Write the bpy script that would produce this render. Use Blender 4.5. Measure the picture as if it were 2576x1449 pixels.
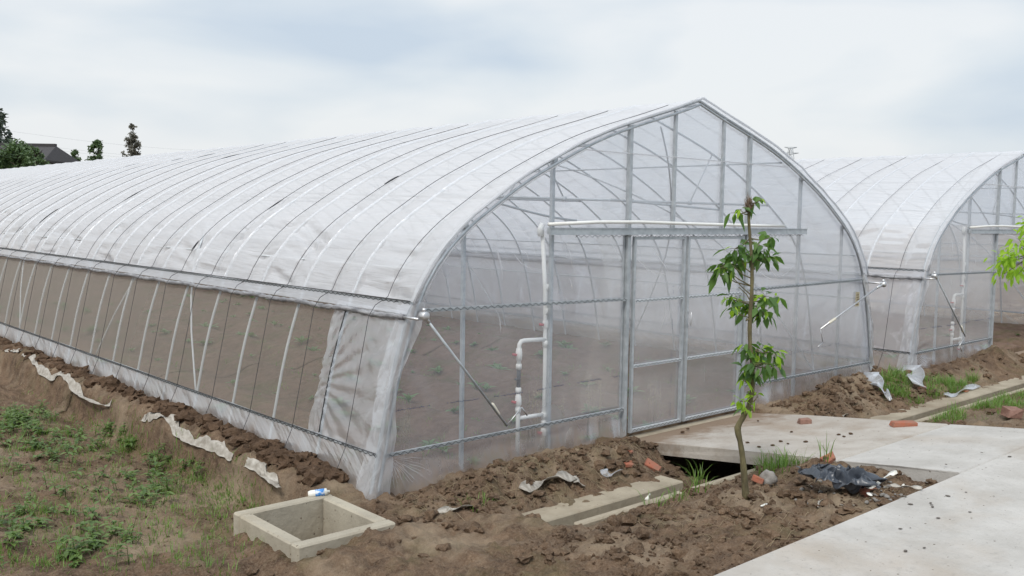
import bpy, math, random
import numpy as np
from mathutils import Vector, Matrix, noise as mnoise
R = math.radians
random.seed(7); rng = np.random.default_rng(7)
S = bpy.context.scene
for o in list(bpy.data.objects): bpy.data.objects.remove(o)
COL = S.collection

# ------------------------------------------------------------------ camera
CAM = Vector((-8.1218, -6.0491, 2.169)); YAW, PIT, ROL, FPX = 0.737104, -0.076847, 0.015281, 2349.59
fwd = Vector((math.sin(YAW)*math.cos(PIT), math.cos(YAW)*math.cos(PIT), math.sin(PIT)))
_r = Vector((math.cos(YAW), -math.sin(YAW), 0)); _u = _r.cross(fwd)
rgt = _r*math.cos(ROL)+_u*math.sin(ROL); upv = -_r*math.sin(ROL)+_u*math.cos(ROL)
cd = bpy.data.cameras.new('Camera'); cam = bpy.data.objects.new('Camera', cd); COL.objects.link(cam)
M = Matrix((rgt, upv, -fwd)).transposed().to_4x4(); M.translation = CAM; cam.matrix_world = M
cd.sensor_width = 36; cd.lens = FPX/2576*36; cd.clip_end = 3000; cd.clip_start = .05
S.camera = cam
def ray(px, py): return fwd + rgt*((px-1288)/FPX) - upv*((py-724.5)/FPX)
def onz(px, py, z=0.): r = ray(px, py); return CAM + r*((z-CAM.z)/r.z)
def ony(px, py, y=0.): r = ray(px, py); return CAM + r*((y-CAM.y)/r.y)
def ond(px, py, d): return CAM + ray(px, py)*d

# ------------------------------------------------------------------ world, sun, exposure
SUN_EL, SUN_AZ = R(52), R(-120)      # azimuth measured from +y towards +x
w = bpy.data.worlds.new('World'); S.world = w; w.use_nodes = True
nt = w.node_tree; nt.nodes.clear(); N = nt.nodes.new; L = nt.links.new
out = N('ShaderNodeOutputWorld'); mix = N('ShaderNodeMixShader')
b1 = N('ShaderNodeBackground'); b2 = N('ShaderNodeBackground')
sky = N('ShaderNodeTexSky'); sky.sky_type = 'NISHITA'; sky.sun_disc = False
sky.sun_elevation = SUN_EL; sky.sun_rotation = SUN_AZ; sky.air_density = 1.5; sky.dust_density = 3
L(sky.outputs[0], b1.inputs[0]); b1.inputs[1].default_value = .10
tc = N('ShaderNodeTexCoord'); mp = N('ShaderNodeMapping'); mp.inputs['Scale'].default_value = (1, 1, 3.2)
mp.inputs['Location'].default_value = (.62, .1, .35)
L(tc.outputs['Generated'], mp.inputs[0])
n1 = N('ShaderNodeTexNoise'); n1.inputs['Scale'].default_value = 3.6; n1.inputs['Detail'].default_value = 6; n1.inputs['Roughness'].default_value = .4
n1.inputs['Distortion'].default_value = .25
L(mp.outputs[0], n1.inputs['Vector'])
# cloud cover: whiter towards the left of the view, greyer blue towards the right and up
dot = N('ShaderNodeVectorMath'); dot.operation = 'DOT_PRODUCT'; L(tc.outputs['Generated'], dot.inputs[0])
dot.inputs[1].default_value = (1.0*_r.x, 1.0*_r.y, .5)
ma = N('ShaderNodeMath'); ma.operation = 'MULTIPLY_ADD'; L(dot.outputs['Value'], ma.inputs[0]); ma.inputs[1].default_value = -.16; L(n1.outputs[0], ma.inputs[2])
cr = N('ShaderNodeValToRGB'); e = cr.color_ramp.elements
e[0].position = .33; e[0].color = (.43, .495, .575, 1); e[1].position = .58; e[1].color = (.62, .64, .66, 1)
m1 = cr.color_ramp.elements.new(.455); m1.color = (.53, .575, .62, 1)
L(ma.outputs[0], cr.inputs[0]); L(cr.outputs[0], b2.inputs[0])
sxyz = N('ShaderNodeSeparateXYZ'); L(tc.outputs['Generated'], sxyz.inputs[0])
mr = N('ShaderNodeMapRange'); mr.interpolation_type = 'SMOOTHSTEP'; L(sxyz.outputs['Z'], mr.inputs['Value'])
for k_, v_ in (('From Min', .33), ('From Max', .95), ('To Min', 1.0), ('To Max', 1.65)): mr.inputs[k_].default_value = v_
L(mr.outputs[0], b2.inputs[1])
mix.inputs[0].default_value = .9
L(b1.outputs[0], mix.inputs[1]); L(b2.outputs[0], mix.inputs[2]); L(mix.outputs[0], out.inputs[0])
sd = bpy.data.lights.new('Sun', 'SUN'); sd.energy = 1.5; sd.angle = R(11); sd.color = (1, .96, .9)
so = bpy.data.objects.new('Sun', sd); COL.objects.link(so)
sdir = Vector((math.sin(SUN_AZ)*math.cos(SUN_EL), math.cos(SUN_AZ)*math.cos(SUN_EL), math.sin(SUN_EL)))
so.rotation_euler = sdir.to_track_quat('Z', 'Y').to_euler()
S.view_settings.view_transform = 'Standard'; S.view_settings.look = 'None'
S.view_settings.exposure = 0.5; S.view_settings.gamma = 1
S.render.engine = 'CYCLES'
S.cycles.transparent_max_bounces = 24; S.cycles.max_bounces = 10; S.cycles.transmission_bounces = 8
S.cycles.diffuse_bounces = 4; S.cycles.caustics_reflective = False; S.cycles.caustics_refractive = False

# ------------------------------------------------------------------ materials
def newmat(name):
    m = bpy.data.materials.new(name); m.use_nodes = True; m.node_tree.nodes.clear()
    nt = m.node_tree; o = nt.nodes.new('ShaderNodeOutputMaterial')
    return m, nt.nodes.new, nt.links.new, o
def noise_n(N, L, vec, scale, detail=4, rough=.55, dist=0):
    n = N('ShaderNodeTexNoise'); n.inputs['Scale'].default_value = scale; n.inputs['Detail'].default_value = detail
    n.inputs['Roughness'].default_value = rough; n.inputs['Distortion'].default_value = dist
    if vec is not None: L(vec, n.inputs['Vector'])
    return n.outputs[0]
def ramp(N, L, fac, stops):
    r = N('ShaderNodeValToRGB'); el = r.color_ramp.elements
    for i, (p, c) in enumerate(stops):
        c = (c, c, c) if isinstance(c, (int, float)) else c
        if i < 2: k = el[i]; k.position = p
        else: k = el.new(p)
        k.color = (*c, 1)
    L(fac, r.inputs[0]); return r.outputs[0]
def mixc(N, L, fac, a, b, mode='MIX'):
    m = N('ShaderNodeMix'); m.data_type = 'RGBA'; m.blend_type = mode
    if isinstance(fac, (int, float)): m.inputs[0].default_value = fac
    else: L(fac, m.inputs[0])
    for i, v in ((6, a), (7, b)):
        if isinstance(v, tuple): m.inputs[i].default_value = (*v, 1)
        else: L(v, m.inputs[i])
    return m.outputs[2]
def bump(N, L, h, st, dist=.02):
    b = N('ShaderNodeBump'); b.inputs['Strength'].default_value = st; b.inputs['Distance'].default_value = dist
    L(h, b.inputs['Height']); return b.outputs[0]
def objvec(N, L, sc=(1, 1, 1), uv=False):
    t = N('ShaderNodeTexCoord'); m = N('ShaderNodeMapping'); m.inputs['Scale'].default_value = sc
    L(t.outputs['UV' if uv else 'Object'], m.inputs[0]); return m.outputs[0]
def mathn(N, L, op, a, b=0., c=None, clamp=False):
    m = N('ShaderNodeMath'); m.operation = op; m.use_clamp = clamp
    for i, v in enumerate((a, b, c)):
        if v is None: continue
        if isinstance(v, (int, float)): m.inputs[i].default_value = v
        else: L(v, m.inputs[i])
    return m.outputs[0]
def pmat(name, c1, c2=None, scale=8, rough=.7, metal=0., bs=0., bscale=30, spec=.5, sc=(1, 1, 1), lo=.35, hi=.65, detail=5):
    m, N, L, o = newmat(name); p = N('ShaderNodeBsdfPrincipled'); L(p.outputs[0], o.inputs[0])
    v = objvec(N, L, sc)
    if c2 is None: c2 = tuple(x*.8 for x in c1)
    L(ramp(N, L, noise_n(N, L, v, scale, detail), [(lo, c1), (hi, c2)]), p.inputs['Base Color'])
    p.inputs['Roughness'].default_value = rough; p.inputs['Metallic'].default_value = metal
    p.inputs['Specular IOR Level'].default_value = spec
    if bs: L(bump(N, L, noise_n(N, L, v, bscale, 5), bs), p.inputs['Normal'])
    return m

def film_mat(name, dens, tint=(.87, .88, .92), dirt=False, uvsc=(9, .9, 1), wr=.35, gl=.5, densvar=.12, rough=.2, tr=.55, graz=.8, bd=.03):
    """clear or hazy plastic sheet: see-through + scattering + sheen"""
    m, N, L, o = newmat(name)
    v = objvec(N, L, uvsc, uv=True); v2 = objvec(N, L, (1, 1, 1))
    nA = noise_n(N, L, v, 1.0, 3, .5, .6); nB = noise_n(N, L, v2, 1.3, 3, .5)
    nC = noise_n(N, L, v, 3.1, 2, .5, .3)
    hgt = mathn(N, L, 'MULTIPLY_ADD', nC, .35, nA)
    bn = bump(N, L, hgt, wr, bd)
    col = tint
    fac = mathn(N, L, 'MULTIPLY_ADD', mathn(N, L, 'SUBTRACT', nB, .5), densvar*2, dens)
    # creases scatter more
    cre = ramp(N, L, nA, [(.56, 0.), (.70, 1.)])
    fac = mathn(N, L, 'MULTIPLY_ADD', cre, densvar*1.0, fac, clamp=True)
    if dirt:
        g = N('ShaderNodeNewGeometry'); sx = N('ShaderNodeSeparateXYZ'); L(g.outputs['Position'], sx.inputs[0])
        nd = noise_n(N, L, objvec(N, L, (5, 5, 1.5)), 2, 5, .6)
        h = mathn(N, L, 'MULTIPLY_ADD', nd, -.75, sx.outputs['Z'])
        dm = ramp(N, L, mathn(N, L, 'MULTIPLY_ADD', h, 1.0, .5), [(.12, .8), (.42, 0.)])
        col = mixc(N, L, dm, tint, (.50, .40, .32))
        fac = mathn(N, L, 'MULTIPLY_ADD', dm, .28, fac, clamp=True)
    lw = N('ShaderNodeLayerWeight'); lw.inputs[0].default_value = .5
    gz = mathn(N, L, 'POWER', lw.outputs['Facing'], 2.0)
    fac = mathn(N, L, 'MULTIPLY_ADD', mathn(N, L, 'SUBTRACT', 1., fac), mathn(N, L, 'MULTIPLY', gz, graz), fac, clamp=True)
    t = N('ShaderNodeBsdfTransparent'); t.inputs[0].default_value = (.962, .97, .985, 1)
    d = N('ShaderNodeBsdfDiffuse'); tl = N('ShaderNodeBsdfTranslucent')
    for k in (d, tl):
        if isinstance(col, tuple): k.inputs['Color'].default_value = (*col, 1)
        else: L(col, k.inputs['Color'])
        L(bn, k.inputs['Normal'])
    mx = N('ShaderNodeMixShader'); mx.inputs[0].default_value = tr; L(d.outputs[0], mx.inputs[1]); L(tl.outputs[0], mx.inputs[2])
    m2 = N('ShaderNodeMixShader'); L(fac, m2.inputs[0]); L(t.outputs[0], m2.inputs[1]); L(mx.outputs[0], m2.inputs[2])
    g = N('ShaderNodeBsdfGlossy'); g.inputs['Roughness'].default_value = rough; L(bn, g.inputs['Normal'])
    fr = N('ShaderNodeFresnel'); fr.inputs[0].default_value = 1.35
    m3 = N('ShaderNodeMixShader'); L(mathn(N, L, 'MULTIPLY', fr.outputs[0], gl, clamp=True), m3.inputs[0])
    L(m2.outputs[0], m3.inputs[1]); L(g.outputs[0], m3.inputs[2]); L(m3.outputs[0], o.inputs[0])
    return m

def net_mat():
    m, N, L, o = newmat('insect_net')
    v = objvec(N, L, (1, 1, 1)); nB = noise_n(N, L, v, .8, 3)
    lw = N('ShaderNodeLayerWeight'); lw.inputs[0].default_value = .5
    f = mathn(N, L, 'MULTIPLY_ADD', mathn(N, L, 'POWER', lw.outputs['Facing'], 2.), .68, .14)
    f = mathn(N, L, 'MULTIPLY_ADD', nB, .06, f, clamp=True)
    t = N('ShaderNodeBsdfTransparent'); d = N('ShaderNodeBsdfDiffuse'); tl = N('ShaderNodeBsdfTranslucent')
    for k in (d, tl): k.inputs['Color'].default_value = (.43, .41, .37, 1)
    mx = N('ShaderNodeMixShader'); mx.inputs[0].default_value = .4; L(d.outputs[0], mx.inputs[1]); L(tl.outputs[0], mx.inputs[2])
    m2 = N('ShaderNodeMixShader'); L(f, m2.inputs[0]); L(t.outputs[0], m2.inputs[1]); L(mx.outputs[0], m2.inputs[2]); L(m2.outputs[0], o.inputs[0])
    return m

def soil_mat(name, wet=(.055, .033, .022), dry=(.185, .122, .078), pale=(.34, .265, .19), green=.0, drypatch=0.):
    m, N, L, o = newmat(name); p = N('ShaderNodeBsdfPrincipled'); L(p.outputs[0], o.inputs[0])
    v = objvec(N, L)
    big = noise_n(N, L, v, .9, 4, .6); mid = noise_n(N, L, v, 9, 8, .68, .3); fine = noise_n(N, L, v, 70, 6, .7)
    c = ramp(N, L, mathn(N, L, 'MULTIPLY_ADD', mid, .7, mathn(N, L, 'MULTIPLY', big, .35)), [(.38, wet), (.62, dry)])
    c = mixc(N, L, ramp(N, L, fine, [(.45, 0.), (.8, .6)]), c, pale)
    c = mixc(N, L, ramp(N, L, noise_n(N, L, v, 130, 4, .8), [(.3, .5), (.5, 0.)]), c, tuple(x*.6 for x in wet))
    if green:
        c = mixc(N, L, mathn(N, L, 'MULTIPLY', ramp(N, L, noise_n(N, L, v, 1.7, 5, .7), [(.5, 0.), (.68, 1.)]), green), c, (.075, .095, .03))
    c = mixc(N, L, mathn(N, L, 'MULTIPLY', ramp(N, L, noise_n(N, L, v, 1.1, 7, .65), [(.48, 0.), (.66, 1.)]), drypatch), c, (.36, .285, .20))
    L(c, p.inputs['Base Color']); p.inputs['Roughness'].default_value = .95; p.inputs['Specular IOR Level'].default_value = .15
    h = mathn(N, L, 'MULTIPLY_ADD', fine, .4, mid)
    L(bump(N, L, h, .9, .035), p.inputs['Normal'])
    return m

def concrete_mat(name, a, b, stain=(.36, .26, .18), st=.5, brush=False):
    m, N, L, o = newmat(name); p = N('ShaderNodeBsdfPrincipled'); L(p.outputs[0], o.inputs[0])
    v = objvec(N, L); vs = objvec(N, L, (2.2, .5, 1) if brush else (1, 1, 1))
    c = ramp(N, L, noise_n(N, L, vs, 2.6, 8, .62), [(.33, b), (.62, a)])
    c = mixc(N, L, mathn(N, L, 'MULTIPLY', ramp(N, L, noise_n(N, L, v, .75, 6, .6, .4), [(.5, 0.), (.72, 1.)]), st), c, stain)
    c = mixc(N, L, ramp(N, L, noise_n(N, L, vs, 26, 5, .7), [(.30, .35), (.45, 0.)]), c, tuple(x*.62 for x in b))
    if name == 'ramp_concrete':
        g = N('ShaderNodeNewGeometry'); sx = N('ShaderNodeSeparateXYZ'); L(g.outputs['Position'], sx.inputs[0])
        h = mathn(N, L, 'MULTIPLY_ADD', noise_n(N, L, objvec(N, L, (1, 1, 1)), 3.5, 8, .7), 1.5, sx.outputs['Y'])
        c = mixc(N, L, ramp(N, L, mathn(N, L, 'MULTIPLY', h, 1.), [(.05, 0.), (.42, .85)]), c, (.20, .135, .085))
    # dirt specks
    sp = ramp(N, L, noise_n(N, L, v, 33, 2, .5), [(.71, 0.), (.75, 1.)])
    c = mixc(N, L, mathn(N, L, 'MULTIPLY', sp, .75), c, (.12, .085, .06))
    vo = N('ShaderNodeTexVoronoi'); vo.inputs['Scale'].default_value = 15; L(objvec(N, L, (1, 1.5, 1)), vo.inputs['Vector'])
    sc_ = N('ShaderNodeSeparateColor'); L(vo.outputs['Color'], sc_.inputs[0])
    rad = mathn(N, L, 'MULTIPLY', mathn(N, L, 'POWER', sc_.outputs[0], 4.), .16)
    dots = mathn(N, L, 'LESS_THAN', vo.outputs['Distance'], rad)
    c = mixc(N, L, mathn(N, L, 'MULTIPLY', dots, .8), c, (.09, .065, .045))
    sw = N('ShaderNodeTexWave'); sw.wave_type = 'BANDS'; sw.bands_direction = 'Y'; sw.inputs['Scale'].default_value = 14; sw.inputs['Distortion'].default_value = 6; sw.inputs['Detail'].default_value = 4; sw.inputs['Detail Scale'].default_value = .6
    L(v, sw.inputs[0])
    L(c, p.inputs['Base Color']); p.inputs['Roughness'].default_value = .88; p.inputs['Specular IOR Level'].default_value = .25
    h = mathn(N, L, 'MULTIPLY_ADD', sw.outputs['Fac'], .05, noise_n(N, L, v, 18, 8, .7))
    L(bump(N, L, h, .45, .02), p.inputs['Normal'])
    return m

def leaf_mat(name, c1, c2, tl=.35):
    m, N, L, o = newmat(name); p = N('ShaderNodeBsdfPrincipled')
    oi = N('ShaderNodeNewGeometry')
    c = ramp(N, L, oi.outputs['Random Per Island'], [(.0, c1), (1., c2)])
    L(c, p.inputs['Base Color']); p.inputs['Roughness'].default_value = .45; p.inputs['Specular IOR Level'].default_value = .4
    t = N('ShaderNodeBsdfTranslucent'); L(mixc(N, L, .6, c, (c2[0]*1.8, c2[1]*2.0, c2[2])), t.inputs[0])
    mx = N('ShaderNodeMixShader'); mx.inputs[0].default_value = tl; L(p.outputs[0], mx.inputs[1]); L(t.outputs[0], mx.inputs[2]); L(mx.outputs[0], o.inputs[0])
    return m

MT = dict(
 roof=film_mat('roof_film', .53, (.94, .94, .955), uvsc=(11, 1.1, 1), wr=.5, gl=.28, densvar=.14, rough=.40, tr=.50, bd=.05),
 gable=film_mat('gable_film', .20, (.85, .888, .945), dirt=True, uvsc=(1.2, 1.2, 1), wr=.35, gl=.32, densvar=.09, rough=.25, tr=.5, graz=.3),
 door=film_mat('door_film', .27, (.85, .888, .945), dirt=False, uvsc=(1.4, 1.0, 1), wr=.25, gl=.32, densvar=.09, rough=.25, tr=.5, graz=.3),
 side=film_mat('side_film', .40, (.88, .89, .93), uvsc=(2.2, 4, 1), wr=.4, gl=.35, densvar=.16, rough=.3, tr=.5, bd=.03, graz=.5),
 flap=film_mat('flap_film', .25, (.84, .88, .92), uvsc=(2.2, 4, 1), wr=.35, gl=.22, densvar=.2, rough=.28, tr=.5, bd=.04, graz=.35),
 skirt=film_mat('skirt_film', .22, (.80, .86, .91), dirt=True, uvsc=(3.5, 2.2, 1), wr=.4, gl=.4, densvar=.2, rough=.3, tr=.45, bd=.03, graz=.4),
 patch=film_mat('creased_film', .42, (.90, .91, .93), uvsc=(8, 3, 1), wr=.8, gl=.6, densvar=.2, rough=.3),
 net=net_mat(),
 steel=pmat('galvanised_steel', (.50, .53, .55), (.38, .41, .43), 14, .5, .45, .1, 60),
 steel2=pmat('pale_galvanised_pipe', (.58, .61, .63), (.50, .53, .55), 10, .5, .1, .05, 60),
 alu=pmat('aluminium', (.66, .66, .66), (.5, .5, .5), 30, .35, .8, .1, 60),
 wire=pmat('dark_wire', (.045, .045, .05), (.03, .03, .03), 20, .6, .0),
 rope=pmat('black_rope', (.022, .022, .026), (.04, .04, .045), 60, .7, .0),
 wrap=pmat('wrapped_film', (.33, .33, .34), (.13, .13, .14), 16, .45, 0, .8, 40, sc=(1, .35, 1)),
 pvc=pmat('white_pvc', (.80, .80, .77), (.72, .71, .67), 5, .4, 0, 0),
 grip=pmat('cream_plastic_grip', (.68, .64, .53), (.58, .54, .44), 10, .5),
 red=pmat('red_plastic', (.50, .06, .07), (.38, .04, .05), 10, .4),
 black=pmat('black_plastic', (.02, .02, .024), (.035, .035, .04), 10, .5),
 soil=soil_mat('soil', green=.3, drypatch=.6), clod=soil_mat('clod_soil', (.045, .027, .017), (.135, .085, .054), (.21, .15, .10)),
 plotclod=soil_mat('plot_clod_soil', (.052, .032, .021), (.175, .115, .073)),
 bedsoil=soil_mat('bed_soil', (.095, .058, .042), (.19, .126, .092), (.26, .205, .155), green=.5),
 road=concrete_mat('road_concrete', (.48, .46, .43), (.385, .365, .335), (.34, .27, .20), .55, False),
 ramp=concrete_mat('ramp_concrete', (.45, .415, .37), (.35, .31, .265), (.27, .20, .14), .8, False),
 conc=concrete_mat('channel_concrete', (.38, .33, .25), (.27, .23, .17), (.19, .14, .09), .8),
 basin=concrete_mat('basin_concrete', (.42, .38, .30), (.33, .295, .235), (.22, .17, .11), .8),
 brick=pmat('red_brick', (.36, .115, .065), (.27, .135, .09), 14, .9, 0, .5, 45),
 brickb=pmat('dusty_brick', (.30, .17, .13), (.20, .11, .08), 14, .9, 0, .5, 45),
 stone=pmat('grey_stone', (.26, .24, .22), (.15, .14, .125), 20, .9, 0, .5, 40),
 dstone=pmat('dark_stone', (.15, .13, .11), (.08, .07, .06), 20, .9, 0, .5, 40),
 bark=pmat('green_brown_bark', (.15, .13, .06), (.085, .07, .035), 22, .85, 0, .7, 60, sc=(1, 1, .3)),
 twig=pmat('dry_twig', (.16, .11, .07), (.09, .06, .04), 30, .9),
 leaf=leaf_mat('leaf', (.045, .10, .028), (.12, .215, .05)),
 yleaf=leaf_mat('young_leaf', (.20, .36, .03), (.34, .50, .05), .45),
 grass=leaf_mat('grass', (.075, .15, .03), (.18, .29, .06), .3),
 straw=leaf_mat('straw', (.22, .16, .09), (.34, .27, .17), .1),
 weed=leaf_mat('weed', (.07, .125, .035), (.17, .25, .075), .35),
 crop=leaf_mat('crop', (.08, .15, .055), (.15, .24, .09), .3),
 dtree=leaf_mat('far_foliage', (.055, .075, .060), (.085, .11, .08), .15),  # greens lightened, distance haze painted into the leaf colour
 gtree=leaf_mat('near_green_foliage', (.06, .10, .045), (.11, .17, .07), .2),
 btree=leaf_mat('brownish_foliage', (.11, .11, .09), (.16, .15, .12), .1),  # also paled: haze of the distance is put into this colour
 trunk=pmat('dark_trunk', (.05, .042, .035), (.03, .026, .02), 10, .9),
 tile=pmat('dark_roof_tile', (.065, .06, .06), (.04, .038, .04), 5, .85, 0, .4, 30, sc=(8, 8, 2)),
 wall=pmat('grey_house_wall', (.30, .29, .27), (.24, .23, .21), 5, .9),
 tarp=pmat('black_sheet', (.040, .047, .060), (.060, .068, .082), 9, .33, 0, .25, 14),
 scrap=pmat('weathered_sheet', (.44, .41, .36), (.26, .23, .19), 12, .6, 0, .5, 26, sc=(3, 1, 1)),
 whitep=pmat('white_plastic', (.80, .79, .74), (.66, .65, .58), 16, .45),
 blue=pmat('blue_label', (.06, .25, .62), (.7, .75, .8), 30, .4, lo=.5, hi=.6),
 paper=pmat('stained_paper', (.52, .47, .33), (.36, .31, .19), 60, .8),
 ink=pmat('print_ink', (.05, .06, .12), (.08, .09, .16), 60, .8),
)
# ------------------------------------------------------------------ mesh helpers
class MB:
    def __init__(s): s.v = []; s.f = []; s.m = []; s.uv = None
    def add(s, vs, fs, mi=0):
        b = len(s.v); s.v.extend([tuple(p) for p in vs]); s.f.extend([tuple(b+i for i in f) for f in fs]); s.m.extend([mi]*len(fs))
    def box(s, c, d, rz=0, mi=0, M=None, bev=0.):
        x, y, z = (k/2 for k in d)
        if bev:
            b = bev; vs = []
            for sz in (-1, 1):
                for (px, py) in ((-x+b, -y), (x-b, -y), (x, -y+b), (x, y-b), (x-b, y), (-x+b, y), (-x, y-b), (-x, -y+b)):
                    vs.append((px, py, sz*(z-b)))
            for sz in (-1, 1):
                for (px, py) in ((-x+b, -y+b), (x-b, -y+b), (x-b, -y+b), (x-b, y-b), (x-b, y-b), (-x+b, y-b), (-x+b, y-b), (-x+b, -y+b)):
                    vs.append((px, py, sz*z))
            fs = [(i, (i+1) % 8, 8+(i+1) % 8, 8+i) for i in range(8)]
            fs += [(8+i, 8+(i+1) % 8, 24+(i+1) % 8, 24+i) for i in range(8)] + [((i+1) % 8, i, 16+i, 16+(i+1) % 8) for i in range(8)]
            fs += [(24, 25, 27, 29), (16, 21, 19, 17)]
        else:
            vs = [(a*x, b*y, c_*z) for a in (-1, 1) for b in (-1, 1) for c_ in (-1, 1)]
            fs = [(0, 1, 3, 2), (4, 6, 7, 5), (0, 4, 5, 1), (2, 3, 7, 6), (0, 2, 6, 4), (1, 5, 7, 3)]
        T = M if M is not None else Matrix.Rotation(rz, 3, 'Z')
        c = Vector(c); s.add([T @ Vector(v) + c for v in vs], fs, mi)
    def bar(s, a, b, wd, ht, up=(0, 0, 1), mi=0):
        a = Vector(a); b = Vector(b); d = (b-a); ln = d.length; d.normalize(); up = Vector(up)
        if abs(d.dot(up)) > .98: up = Vector((0, 1, 0))
        x = d; y = up.cross(x).normalized(); z = x.cross(y)
        s.box((a+b)/2, (ln, wd, ht), M=Matrix((x, y, z)).transposed(), mi=mi)
    def tube(s, pts, r, n=8, mi=0, caps=True):
        pts = [Vector(p) for p in pts]; k = len(pts); rs = r if isinstance(r, (list, tuple)) else [r]*k
        nrm = None; rings = []
        for i, p in enumerate(pts):
            t = (pts[min(i+1, k-1)]-pts[max(i-1, 0)]).normalized()
            if nrm is None:
                a = Vector((0, 0, 1)) if abs(t.z) < .9 else Vector((1, 0, 0)); nrm = t.cross(a).normalized()
            nrm = (nrm - t*nrm.dot(t)).normalized(); bn = t.cross(nrm)
            rings.append([p + (nrm*math.cos(2*math.pi*j/n)+bn*math.sin(2*math.pi*j/n))*rs[i] for j in range(n)])
        vs = [q for r_ in rings for q in r_]
        fs = [(i*n+j, i*n+(j+1) % n, (i+1)*n+(j+1) % n, (i+1)*n+j) for i in range(k-1) for j in range(n)]
        if caps: fs += [tuple(range(n-1, -1, -1)), tuple((k-1)*n+j for j in range(n))]
        s.add(vs, fs, mi)
    def ribbon(s, pts, wd, side, mi=0):
        pts = [Vector(p) for p in pts]; side = Vector(side); ws = wd if isinstance(wd, (list, tuple)) else [wd]*len(pts)
        vs = []
        for p, w_ in zip(pts, ws): vs += [p-side*w_/2, p+side*w_/2]
        s.add(vs, [(2*i, 2*i+1, 2*i+3, 2*i+2) for i in range(len(pts)-1)], mi)
    def build(s, name, mats, parent=None, smooth=True, loc=None):
        me = bpy.data.meshes.new(name); me.from_pydata(s.v, [], s.f)
        for m in (mats if isinstance(mats, (list, tuple)) else [mats]): me.materials.append(MT[m] if isinstance(m, str) else m)
        if len(set(s.m)) > 1: me.polygons.foreach_set('material_index', s.m)
        if smooth: me.polygons.foreach_set('use_smooth', [True]*len(me.polygons))
        if smooth == 'auto':
            me.polygons.foreach_set('use_smooth', [False]*len(me.polygons))
        me.update(); o = bpy.data.objects.new(name, me); COL.objects.link(o)
        if loc is not None:
            me.transform(Matrix.Translation(-Vector(loc))); o.location = loc
        if parent is not None:
            o.parent = parent
            if loc is None: o.matrix_parent_inverse = Matrix.Translation(-world_loc(parent))
        return o
def world_loc(o):
    v = Vector((0, 0, 0))
    while o is not None:
        v += o.location
        if o.parent: v += o.matrix_parent_inverse.translation
        o = o.parent
    return v
def gridmesh(name, X, Y, Z, mats, parent=None, uv=None, keep=None, mi=None):
    """X,Y,Z 2-D arrays -> quad mesh with optional uv (U,V arrays)"""
    n, m = X.shape; co = np.stack([X, Y, Z], -1).reshape(-1, 3)
    i = np.arange(n-1)[:, None]*m + np.arange(m-1)[None]; q = np.stack([i, i+1, i+m+1, i+m], -1).reshape(-1, 4)
    if keep is not None: q = q[keep.reshape(-1)]
    me = bpy.data.meshes.new(name); me.vertices.add(len(co)); me.vertices.foreach_set('co', co.ravel().astype(np.float32))
    me.loops.add(q.size); me.loops.foreach_set('vertex_index', q.ravel().astype(np.int32))
    me.polygons.add(len(q)); me.polygons.foreach_set('loop_start', np.arange(0, q.size, 4, dtype=np.int32))
    me.polygons.foreach_set('use_smooth', np.ones(len(q), dtype=bool))
    if mi is not None: me.polygons.foreach_set('material_index', (mi.reshape(-1) if keep is None else mi.reshape(-1)[keep.reshape(-1)]).astype(np.int32))
    me.update(calc_edges=True)
    if uv is not None:
        l = me.uv_layers.new(name='UVMap'); U = np.stack(uv, -1).reshape(-1, 2)[q.ravel()]; l.data.foreach_set('uv', U.ravel().astype(np.float32))
    for mm in (mats if isinstance(mats, (list, tuple)) else [mats]): me.materials.append(MT[mm] if isinstance(mm, str) else mm)
    me.validate(); o = bpy.data.objects.new(name, me); COL.objects.link(o)
    if parent is not None: o.parent = parent; o.matrix_parent_inverse = Matrix.Translation(-world_loc(parent))
    return o
def vnoise(x, y, seed=0):
    """smooth value noise 0..1 on arrays"""
    x = np.asarray(x, float); y = np.asarray(y, float); x, y = np.broadcast_arrays(x, y)
    xi = np.floor(x).astype(np.int64); yi = np.floor(y).astype(np.int64); fx = x-xi; fy = y-yi
    fx = fx*fx*(3-2*fx); fy = fy*fy*(3-2*fy)
    def h(a, b):
        n = (a*374761393 + b*668265263 + seed*1274126177) & 0xffffffff
        n = ((n ^ (n >> 13))*1274126177) & 0xffffffff
        return ((n ^ (n >> 16)) & 0xffff)/65535.
    return (h(xi, yi)*(1-fx)+h(xi+1, yi)*fx)*(1-fy)+(h(xi, yi+1)*(1-fx)+h(xi+1, yi+1)*fx)*fy
def fbm(x, y, oct=4, seed=0):
    s = 0; a = 1; t = 0
    for k in range(oct): s = s+a*vnoise(x*2**k, y*2**k, seed+k); t += a; a *= .55
    return s/t-.5
def merge(o, mb, mat):
    """marks and tucks that belong to a surface go into that surface's own mesh"""
    import bmesh
    bm = bmesh.new(); bm.from_mesh(o.data); k = len(o.data.materials); o.data.materials.append(MT[mat])
    vs = [bm.verts.new(v) for v in mb.v]
    for f in mb.f:
        try: q = bm.faces.new([vs[i] for i in f]); q.material_index = k; q.smooth = True
        except ValueError: pass
    bm.to_mesh(o.data); bm.free()
def tag(o, label=None, cat=None, group=None, kind=None):
    for k, v in (('label', label), ('category', cat), ('group', group), ('kind', kind)):
        if v: o[k] = v
    return o
def empty(name, loc): o = bpy.data.objects.new(name, None); COL.objects.link(o); o.location = loc; o.empty_display_size = .2; return o
def copy_tree(o, parent=None):
    c = o.copy(); COL.objects.link(c)
    if parent is not None: c.parent = parent
    for ch in [k for k in bpy.data.objects if k.parent == o]: copy_tree(ch, c)
    return c

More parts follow.
